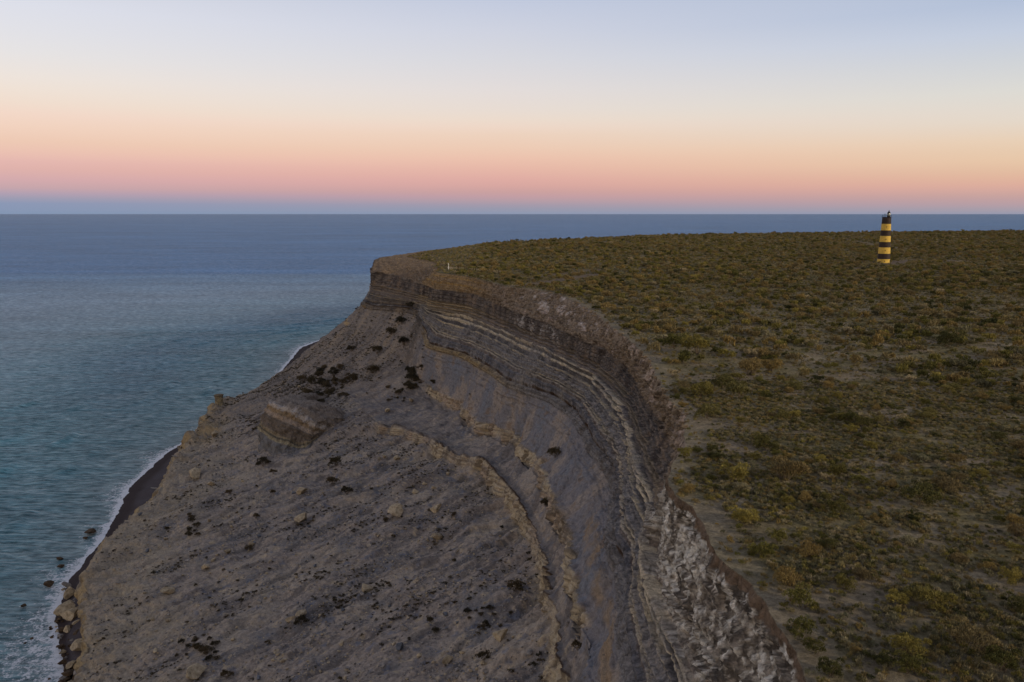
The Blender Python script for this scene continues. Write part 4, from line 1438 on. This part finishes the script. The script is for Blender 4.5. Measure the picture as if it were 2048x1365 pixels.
lowres = [clump('far_shrub', 600 + i, [M_olive, M_brown, M_greyg][i % 3], 300, .55, .12, 7, .25, 4) for i in range(6)]
rest = np.array(rest)
print('shrubs', nshrub, 'far shrubs', len(rest))
scatter('scrub', rest[:, :3], rest[:, 3] * (1.2 + .0006 * rest[:, 1]), (rest[:, 4] + 3 * RNG.integers(0, 2, len(rest))).astype(int), lowres,
        'continuous scrub of olive and brown shrubs covering the far plateau', 'scrub', 1.15)

# low tufts between the shrubs
tuft = []
for i in range(9):
    mt = [M_greyg, M_greyg, M_brown, M_olive, M_greyg, M_greyg, M_olive, M_brown, M_greyg][i]
    tuft.append(clump('tuft', 700 + i, mt, 130, .34, .15, 4, .6, 3))


def uni(n, y0, y1, k=0.66):
    u = RNG.uniform(0, 1, n)
    yv = np.sqrt(y0 ** 2 + (y1 ** 2 - y0 ** 2) * u)
    rx = np.interp(yv, Y, r0x)
    xv = rx.min() + (yv * k + 10 - rx.min()) * RNG.uniform(0, 1, n)
    ok = xv > rx + .4
    return xv[ok], yv[ok]


TP, TS = [], []
for n_, y0, y1, s0, s1 in ((34000, 45, 150, .35, 1.0), (56000, 150, 420, .45, 1.2), (60000, 420, 850, .9, 2.2), (34000, 850, 1500, 1.6, 3.4)):
    xv, yv = uni(n_, y0, y1)
    i, j = plat_rows(xv, yv)
    cl_ = fbm(xv * .55, yv, 0 * xv, 5, 3, off=410) + .5 * fbm(xv, yv, 0 * xv, 18, 2, off=412)
    rimd = off[j]
    p_ = np.clip(.65 + .9 * cl_, .2, 1) * (1 - np.where(yv > 300, .97, .6) * BARE[i, j]) * np.where((rimd < 3) & (yv < 300), .25, 1)
    ok = RNG.uniform(0, 1, len(xv)) < p_
    P = np.stack([xv, yv, Z3[i, j] - .03], -1)[ok]
    ok2 = frame_ok(P, 40)
    P = P[ok2]
    TP.append(P); TS.append(RNG.uniform(s0, s1, len(P)))
TP = np.concatenate(TP); TS = np.concatenate(TS)
print('tufts', len(TP))
scatter('grass', TP, TS, RNG.integers(0, 9, len(TP)), tuft, 'low grey-green grass tufts and cushion plants between the shrubs', 'grass', 1.3)

# dry brush hanging on the crumbling band
bt = [clump('brush', 720 + i, M_dry, 160, .5, .16, 5, .5, 8) for i in range(4)]
sel_ = np.nonzero(((Q > .02) & (Q < .95) & (sy > 112) & (sy < 450)).reshape(-1))[0]
ar = (np.abs(np.gradient(Y))[:, None] * np.ones_like(Q)).reshape(-1)[sel_]
nn_ = fbm(GPf[sel_, 0], GPf[sel_, 1], GPf[sel_, 2], 6, 2, off=420)
w_ = ar * np.clip(.5 + nn_ * 1.4, .02, 1)
pick = RNG.choice(sel_, 1500, replace=False, p=w_ / w_.sum())
sel2 = np.nonzero(((Q > .01) & (Q < .8) & (sy >= 450) & (sy < 700)).reshape(-1))[0]
pick = np.concatenate([pick, RNG.choice(sel2, 700, replace=False)])
scatter('dry_brush', GPf[pick] - np.array([0, 0, .05]), RNG.uniform(.5, 1.3, len(pick)), RNG.integers(0, 4, len(pick)), bt,
        'dry brown brush clinging to the crumbling band below the rim', 'brush', .9)

# --- bushes on the scree
SB = [(1028, 1180, 36, 'round dark bush alone on the lower scree left of the ledge'), (968, 1235, 44, 'pair-like dark bush on the lower scree'),
      (934, 1225, 18, 'small brown bush left of the dark pair-like bush'), (1110, 915, 34, 'dark bush hanging on the blue-grey slope'),
      (1091, 1008, 26, 'brown-black bush standing on the upper tan ledge'), (1155, 1298, 32, 'dark bush squeezed between the two ledges at the bottom'),
      (966, 1318, 34, 'dark bush below the big two-sided tan block'), (937, 1200, 14, 'small olive bush on the central scree'),
      (825, 765, 62, 'long dark brown bush patch below the cliff nose'), (800, 790, 38, 'lower tail of the dark bush patch below the nose'),
      (640, 760, 62, 'dark bush mass above the slumped rock block, left part'), (672, 772, 56, 'dark bush mass above the slumped rock block, right part'),
      (640, 795, 48, 'dark bushes at the upper edge of the slumped block'), (655, 745, 46, 'dark bush at the top of the mass above the slumped block'),
      (525, 930, 30, 'black bush pair on the slope under the slumped block'), (545, 945, 18, 'small bush right under the black pair'),
      (458, 985, 18, 'round dark bush on the left slope under the fluted knob'), (545, 985, 16, 'lone dark bush left of the slabby tan stones'),
      (665, 965, 26, 'grey-brown bush above the smooth sand run'), (692, 985, 28, 'dark bush left of the smooth sand run'),
      (670, 930, 34, 'wide dark bush patch at mid slope'), (385, 1055, 40, 'dark spreading bush on the lower left slope'),
      (510, 1035, 16, 'black upright bush on the lower left slope'), (498, 1100, 18, 'black bush on the lower slope, beneath the upright one'),
      (600, 1250, 30, 'black bush directly below the pointed tan boulder'), (452, 1352, 30, 'black bush at the bottom edge beside the flat-topped boulder'),
      (430, 1305, 50, 'dark streaky bush patch above the flat-topped boulder'), (380, 1300, 40, 'dark bushes on the bottom left slope'),
      (820, 615, 20, 'dark bush high on the talus under the cliff nose'), (800, 645, 26, 'bush in the row descending from the nose, upper'),
      (780, 670, 24, 'bush in the row descending from the nose, middle'), (755, 705, 26, 'bush in the row descending from the nose, lower'),
      (805, 690, 30, 'bush on the sand rib right of the descending row'), (745, 745, 30, 'bush at the bottom of the descending row'),
      (770, 1040, 16, 'bush tucked under the cracked rust-tinted block'), (700, 700, 24, 'bush near the sea-side edge of the talus'),
      (860, 1240, 20, 'low brown bush left of the small brown one'), (870, 1262, 20, 'brown bush above the bottom tan slab')]
nb = 0
for a, b_, w_, l_ in SB:
    g_ = ground_at(a, b_)
    if g_ is None: continue
    f = float(project(g_[0])[2]); D = w_ * f / FPX
    if w_ >= 38:
        for q in range(9):
            gg = ground_at(a + random.gauss(0, .36) * w_, b_ + random.gauss(0, .26) * w_)
            if gg is None: continue
            d2 = D * random.uniform(.18, .5)
            put(random.choice(SH_dark), 'scree_bush', Vector(gg[0]) - Vector((0, 0, .1)), (d2, d2, d2 * 1.1), random.uniform(0, 6.28), 'bush in the ' + ' '.join(l_.replace('dark bush mass', 'mass').split()[:12]).rstrip(','), 'bush', l_)
            nb += 1
    else:
        put(random.choice(SH_dark), 'scree_bush', Vector(g_[0]) - Vector((0, 0, .1)), (D, D, D * 1.2), random.uniform(0, 6.28), l_, 'bush', 'dark bushes on the scree')
        nb += 1
for _ in range(5000):
    a, b_ = random.uniform(180, 1100), random.uniform(600, 1365)
    if _ < 500: a, b_ = random.uniform(520, 860), random.uniform(600, 820)
    g_ = ground_at(a, b_)
    if g_ is None or not ((4.2 if b_ > 820 else 3.3) < g_[2] < 8.97): continue
    P = g_[0]
    fx, fy = P[0] * FX + P[1] * FY, -P[0] * FY + P[1] * FX
    k = float(fbm(np.array([fx * .2]), np.array([fy]), np.array([0.]), 9, 3, off=430)[0])
    if g_[2] < 8 and b_ > 820: k -= .35
    if b_ < 800: k += .22
    if k < .16 + random.uniform(0, .25): continue
    D = random.uniform(.6, 1.9)
    put(random.choice(SH_dark), 'scree_bush', Vector(P) - Vector((0, 0, .08)), (D, D, D * 1.1), random.uniform(0, 6.28), f"{'small' if D > 1.1 else 'tiny'} dark bush {where(a, b_, False)}", 'bush', 'small dark bushes on the scree')
    nb += 1
    if nb > 299: break
print('scree bushes', nb)
# tiny plants and rubble on the scree
sel_ = np.nonzero((((Q > 8.0) | ((Q > 3.6) & (sy > 415))) & (Q < 8.99) & (sy < 520) & (sy > 110)).reshape(-1))[0]
arr = ((np.abs(np.gradient(Y))[:, None]) * np.abs(np.gradient(BX, axis=1))).reshape(-1)[sel_]
st_ = streak.reshape(-1)[sel_] + .6 * streak2.reshape(-1)[sel_]
near_ = 1 / (np.clip(fd_.reshape(-1)[sel_], 100, 500) / 100)
patch_ = fbm(GPf[sel_, 0], GPf[sel_, 1], 0 * GPf[sel_, 0], 28, 3, off=440)
w_ = arr * np.clip(st_ + .25, .02, 1) * (.4 + near_ + 1.2 * (GPf[sel_, 1] > 380)) * np.clip(.15 + 1.6 * patch_ + .5 * (GPf[sel_, 1] > 380), .03, 1)
pick = RNG.choice(sel_, 9500, replace=False, p=w_ / w_.sum())
tb = [clump('small_plant', 740 + i, M_darkb, 90, .5, .2, 4, .3, 2) for i in range(3)]
scatter('scree_plants', GPf[pick], RNG.uniform(.2, .6, len(pick)) * RNG.choice([1, 1, 1.6, 2.2], len(pick)), RNG.integers(0, 3, len(pick)), tb, 'countless tiny dark plants dotted over the scree', 'plants', 1.1)
rub = [rock_mesh('stone', 760 + i, [M_rg, M_rt, M_rg, M_rb][i], 1, 6) for i in range(4)]
w_ = arr * np.clip(.25 + 1.6 * gravel.reshape(-1)[sel_] + st_ * .4, .02, 2) * near_
pick = RNG.choice(sel_, 24000, replace=False, p=w_ / w_.sum())
scatter('rubble', GPf[pick], RNG.uniform(.10, .38, len(pick)) * RNG.choice([1, 1, 1, 1.6], len(pick)), RNG.choice([0, 1, 2, 3], len(pick), p=[.4, .2, .32, .08]), rub, 'grey and tan stone rubble strewn over the scree', 'rubble', .8)

# ------------------------------------------------------------------ lighthouse
def flat(name, c, rough=.6, var=(.85, 1.12), sc_=1.2, metal=0):
    m, t, b = new_mat(name)
    n_ = nz(t, sc_, 5, .65)
    rgb = N(t, 'ShaderNodeRGB'); rgb.outputs[0].default_value = (*C(*c), 1)
    t.links.new(mult(t, rgb.outputs[0], maprange(t, n_.outputs['Fac'], .3, .7, *var)), b.inputs['Base Color'])
    b.inputs['Roughness'].default_value = rough
    b.inputs['Metallic'].default_value = metal
    return m


M_lhy = flat('yellow_paint', (222, 186, 90), .7, (.75, 1.12), .8)
M_lhk = flat('black_paint', (60, 50, 48), .6, (.7, 1.2), .6)
M_conc = flat('concrete', (150, 140, 125))
M_iron = flat('dark_iron', (58, 54, 54), .5)
M_white = flat('white_paint', (225, 222, 215))
M_glass = flat('lantern_glass', (150, 155, 150), .15)
Lp = unproj(1767, 524, PL)
li, lj = plat_rows(np.array([Lp[0]]), np.array([Lp[1]]))
LZ = float(Z3[li, lj][0]) - .3
lh = bpy.data.objects.new('lighthouse', None); COL.objects.link(lh)
lh.location = (Lp[0], Lp[1], LZ)
tag(lh, 'tall tapering lighthouse banded in black and yellow standing on the scrub plateau', 'lighthouse')


def ring(bm, r, z, n=40, cx=0, cy=0):
    return [bm.verts.new((cx + r * math.cos(2 * math.pi * i / n), cy + r * math.sin(2 * math.pi * i / n), z)) for i in range(n)]


def lathe(name, prof, mats, parent, n=40, cx=0, cy=0, matfn=None, smooth=True):
    bm = bmesh.new()
    rs = [ring(bm, r, z, n, cx, cy) for r, z in prof]
    for k in range(len(rs) - 1):
        for i in range(n):
            f = bm.faces.new((rs[k][i], rs[k][(i + 1) % n], rs[k + 1][(i + 1) % n], rs[k + 1][i]))
            f.smooth = smooth
            if matfn: f.material_index = matfn((prof[k][1] + prof[k + 1][1]) / 2)
    bm.faces.new(rs[-1]); bm.faces.new(rs[0][::-1])
    me = bpy.data.meshes.new(name); bm.to_mesh(me); bm.free()
    for m in (mats if isinstance(mats, list) else [mats]): me.materials.append(m)
    o = bpy.data.objects.new(name, me); COL.objects.link(o); o.parent = parent
    return o


def box(bm, c, s, rz=0):
    r = bmesh.ops.create_cube(bm, size=1.0, matrix=Matrix.Translation(c) @ Matrix.Rotation(rz, 4, 'Z') @ Matrix.Diagonal((*s, 1)))
    return r['verts']


def bmobj(name, bm, mat, parent=None):
    me = bpy.data.meshes.new(name); bm.to_mesh(me); bm.free(); me.materials.append(mat)
    o = bpy.data.objects.new(name, me); COL.objects.link(o)
    if parent: o.parent = parent
    return o


def tube(bm, a, b, r, n=8):
    a, b = Vector(a), Vector(b)
    q = (b - a).to_track_quat('Z', 'Y').to_matrix().to_4x4()
    bmesh.ops.create_cone(bm, cap_ends=True, segments=n, radius1=r, radius2=r, depth=(b - a).length, matrix=Matrix.Translation((a + b) / 2) @ q)


zb = [0.3, 2.72, 6.27, 10.31, 13.86, 17.74, 21.36, 25.49, 29.6]
def rad(z): return 4.05 - (4.05 - 2.72) * min(1, max(0, (z - .3) / 29.3)) ** .85
prof = [(4.05, -.5), (4.05, .3)]
for k in range(len(zb) - 1):
    for j in range(1, 4):
        z_ = lerp(zb[k], zb[k + 1], j / 3); prof.append((rad(z_), z_))
def bandidx(z):
    for k in range(len(zb) - 1):
        if z <= zb[k + 1]: return k % 2
    return 1
lathe('tower', prof, [M_lhy, M_lhk], lh, 44, matfn=bandidx)
lathe('plinth', [(5.3, -.6), (5.3, .12), (4.9, .22)], M_conc, lh, 40)
lathe('gallery_floor', [(2.74, 29.6), (2.95, 29.75), (2.95, 29.95)], M_lhk, lh, 40)
bm = bmesh.new()
for i in range(16):
    a = 2 * math.pi * i / 16
    tube(bm, (2.85 * math.cos(a), 2.85 * math.sin(a), 29.9), (2.85 * math.cos(a), 2.85 * math.sin(a), 31.1), .035, 6)
for h in (30.5, 31.1):
    for i in range(32):
        a, a2 = 2 * math.pi * i / 32, 2 * math.pi * (i + 1) / 32
        tube(bm, (2.85 * math.cos(a), 2.85 * math.sin(a), h), (2.85 * math.cos(a2), 2.85 * math.sin(a2), h), .035, 5)
bmobj('railing', bm, M_iron, lh)
lc = (1.05, -.3)
ln = lathe('lantern', [(.95, 29.9), (.95, 30.7), (.9, 30.75)], M_iron, lh, 16, *lc)
lathe('lantern_glass', [(.85, 30.75), (.98, 31.2), (1.05, 31.7), (.95, 32.2), (.8, 32.35)], M_glass, ln, 12, *lc, smooth=False)
lathe('dome', [(1.1, 32.3), (1.0, 32.6), (.7, 33.1), (.4, 33.5), (.2, 33.8), (.14, 34.3), (.03, 34.6)], M_iron, ln, 16, *lc)
bm = bmesh.new()
for i in range(8):
    a = 2 * math.pi * i / 8
    tube(bm, (lc[0] + .97 * math.cos(a), lc[1] + .97 * math.sin(a), 30.7), (lc[0] + .97 * math.cos(a), lc[1] + .97 * math.sin(a), 32.4), .04, 5)
bmobj('glazing_bar', bm, M_iron, ln)
bm = bmesh.new()
tube(bm, (-1.5, -.6, 29.9), (-1.5, -.6, 31.9), .09); tube(bm, (-2.3, -.6, 31.75), (-.9, -.6, 31.75), .06)
box(bm, (-1.5, -.6, 31.95), (1.4, .5, .08))
bmobj('solar_panel_mast', bm, M_iron, lh)
va = math.atan2(-Lp[1], -Lp[0])
for zz0, ww, hh2 in ((1.5, .5, .6), (8.4, .4, .7), (15.6, .4, .7), (23.6, .4, .7)):
    bm = bmesh.new()
    r_ = rad(zz0)
    c_ = (r_ * math.cos(va + .15), r_ * math.sin(va + .15), zz0)
    box(bm, c_, (.16, ww, hh2), va + .15)
    w0 = bmobj('window', bm, M_iron, lh)
bm = bmesh.new()
box(bm, (4.0 * math.cos(va + 1.3), 4.0 * math.sin(va + 1.3), 1.3), (.2, 1.1, 2.2), va + 1.3)
dr = bmobj('door', bm, M_iron, lh)

# ------------------------------------------------------------------ picket fence and white post by the cliff edge
M_picket = flat('weathered_wood', (172, 158, 138))
fpts = [(899, 541), (915, 540), (935, 541), (960, 543), (985, 546), (1004, 549)]
FP = [unproj(a, b_, PL) for a, b_ in fpts]
fx_ = [p[0] for p in FP]
fence = bpy.data.objects.new('picket_fence', None); COL.objects.link(fence)
i0, j0 = plat_rows(np.array([FP[0][0]]), np.array([FP[0][1]]))
fence.location = FP[0]
tag(fence, 'line of thin weathered pickets strung along the cliff edge near the yellow sandy face', 'fence')
npk = 34
rails = bmesh.new()
prev = None
for k in range(npk):
    s_ = k / (npk - 1) * (len(FP) - 1)
    i_ = min(int(s_), len(FP) - 2); f_ = s_ - i_
    P = [lerp(FP[i_][c], FP[i_ + 1][c], f_) for c in range(3)]
    i, j = plat_rows(np.array([P[0]]), np.array([P[1]]))
    zg = float(Z3[i, j][0])
    bm = bmesh.new()
    h = random.uniform(1.5, 2.1)
    base_ = Vector((P[0], P[1], zg - .2)) - Vector(FP[0])
    tip = base_ + Vector((random.uniform(-.25, .25), random.uniform(-.1, .1), h + .2))
    tube(bm, base_, tip, .075, 6)
    bmobj('picket', bm, M_picket, fence)
    if prev is not None:
        tube(rails, prev[0].lerp(prev[1], .8), base_.lerp(tip, .8), .03, 5)
        tube(rails, prev[0].lerp(prev[1], .45), base_.lerp(tip, .45), .03, 5)
    prev = (base_, tip)
bmobj('rail', rails, M_picket, fence)
P = unproj(897, 542, PL)
i, j = plat_rows(np.array([P[0]]), np.array([P[1]]))
bm = bmesh.new()
tube(bm, (0, 0, -.3), (.1, 0, 4.0), .16, 8)
box(bm, (0, 0, 2.0), (.5, .25, .8)); box(bm, (-.1, 0, 4.1), (.3, .2, .5))
o = bmobj('marker_post', bm, M_white); o.location = (P[0], P[1], float(Z3[i, j][0]))
tag(o, 'tall white marker post at the seaward end of the picket fence', 'post')

# ------------------------------------------------------------------ two walkers on the black beach
M_skin = flat('skin', (190, 140, 115)); M_dkc = flat('dark_cloth', (38, 36, 42)); M_ltc = flat('pale_cloth', (150, 150, 155)); M_hair = flat('hair', (40, 30, 25))


def person(px, py, dz, stride, label, coat, trous, face, hgt=1.78):
    P = unproj(px, py, dz)
    g_ = ground_at(px, py)
    if g_ is not None: P = tuple(g_[0])
    pts = {'pel': (0, 0, .95), 'wai': (0, 0, 1.12), 'che': (0, .02, 1.36), 'nec': (0, .02, 1.50), 'hd0': (0, .03, 1.60), 'hd1': (0, .04, 1.74),
           'hl': (-.10, 0, .92), 'kl': (-.11, stride * .5 + .04, .50), 'al': (-.11, stride * .9, .08), 'tl': (-.12, stride * .9 + .17, .04),
           'hr': (.10, 0, .92), 'kr': (.11, -stride * .35 + .04, .50), 'ar': (.11, -stride * .9, .10), 'tr': (.12, -stride * .9 + .16, .04),
           'sl': (-.19, .02, 1.42), 'el': (-.25, -stride * .4, 1.14), 'wl': (-.24, -stride * .3 + .06, .88),
           'sr': (.19, .02, 1.42), 'er': (.25, stride * .4, 1.14), 'wr': (.24, stride * .5 + .08, .89)}
    rad_ = {'pel': .15, 'wai': .135, 'che': .165, 'nec': .06, 'hd0': .09, 'hd1': .085, 'hl': .10, 'kl': .065, 'al': .045, 'tl': .04, 'hr': .10, 'kr': .065, 'ar': .045, 'tr': .04,
            'sl': .07, 'el': .047, 'wl': .033, 'sr': .07, 'er': .047, 'wr': .033}
    ed = [('pel', 'wai'), ('wai', 'che'), ('che', 'nec'), ('nec', 'hd0'), ('hd0', 'hd1'), ('pel', 'hl'), ('hl', 'kl'), ('kl', 'al'), ('al', 'tl'), ('pel', 'hr'), ('hr', 'kr'), ('kr', 'ar'), ('ar', 'tr'),
          ('che', 'sl'), ('sl', 'el'), ('el', 'wl'), ('che', 'sr'), ('sr', 'er'), ('er', 'wr')]
    for s_, w_ in (('l', 'wl'), ('r', 'wr')):           # hands: palm, four fingers and a thumb
        sg = -1 if s_ == 'l' else 1
        w = pts[w_]
        pts['p' + s_] = (w[0], w[1] + .01, w[2] - .08); rad_['p' + s_] = .028
        ed.append((w_, 'p' + s_))
        for q, (dx, ln_) in enumerate(((-.03, .075), (-.01, .085), (.01, .08), (.03, .062))):
            pts[f'f{s_}{q}'] = (w[0] + sg * .005, w[1] + dx + .01, w[2] - .09 - ln_); rad_[f'f{s_}{q}'] = .009
            ed.append(('p' + s_, f'f{s_}{q}'))
        pts['t' + s_ + 'h'] = (w[0], w[1] + .055, w[2] - .10); rad_['t' + s_ + 'h'] = .010
        ed.append((w_, 't' + s_ + 'h'))
    keys = list(pts)
    me = bpy.data.meshes.new('person')
    me.from_pydata([pts[k] for k in keys], [(keys.index(a), keys.index(b)) for a, b in ed], [])
    o = bpy.data.objects.new('person', me); COL.objects.link(o)
    md = o.modifiers.new('skin', 'SKIN')
    sv = me.skin_vertices[0].data
    for k, s_ in zip(keys, sv): s_.radius = (rad_[k], rad_[k])
    sv[0].use_root = True
    o.modifiers.new('sub', 'SUBSURF').levels = 1
    dg = bpy.context.evaluated_depsgraph_get()
    ev = o.evaluated_get(dg)
    m2 = bpy.data.meshes.new_from_object(ev)
    o.modifiers.clear(); o.data = m2
    for m in (M_skin, coat, trous): m2.materials.append(m)
    for p in m2.polygons:
        c = p.center
        p.material_index = 0 if (c.z > 1.49 or (abs(c.x) > .18 and c.z < .9)) else 1 if c.z > .86 else 2
        p.use_smooth = True
    o.location = P; o.scale = [hgt / 1.82] * 3; o.rotation_euler.z = face
    tag(o, label, 'person')
    bm = bmesh.new()
    bmesh.ops.create_uvsphere(bm, u_segments=14, v_segments=8, radius=.112, matrix=Matrix.Translation((0, .015, 1.73)) @ Matrix.Diagonal((.95, 1.05, 1.1, 1)))
    bmesh.ops.delete(bm, geom=[v for v in bm.verts if v.co.z < 1.68 and v.co.y > .03], context='VERTS')
    bmobj('hair', bm, M_hair, o)
    bm = bmesh.new()
    bmesh.ops.create_cone(bm, segments=6, radius1=.02, radius2=.004, depth=.04, matrix=Matrix.Translation((0, .135, 1.66)) @ Matrix.Rotation(-math.pi / 2, 4, 'X'))
    bmobj('nose', bm, M_skin, o)
    return o


person(356, 897, 129, .28, 'person in dark clothes walking on the black beach, nearer the water', M_dkc, M_ltc, math.radians(200))
person(361, 898, 129, .20, 'person in dark clothes walking on the black beach, beside the slope', M_dkc, M_dkc, math.radians(190), 1.68)
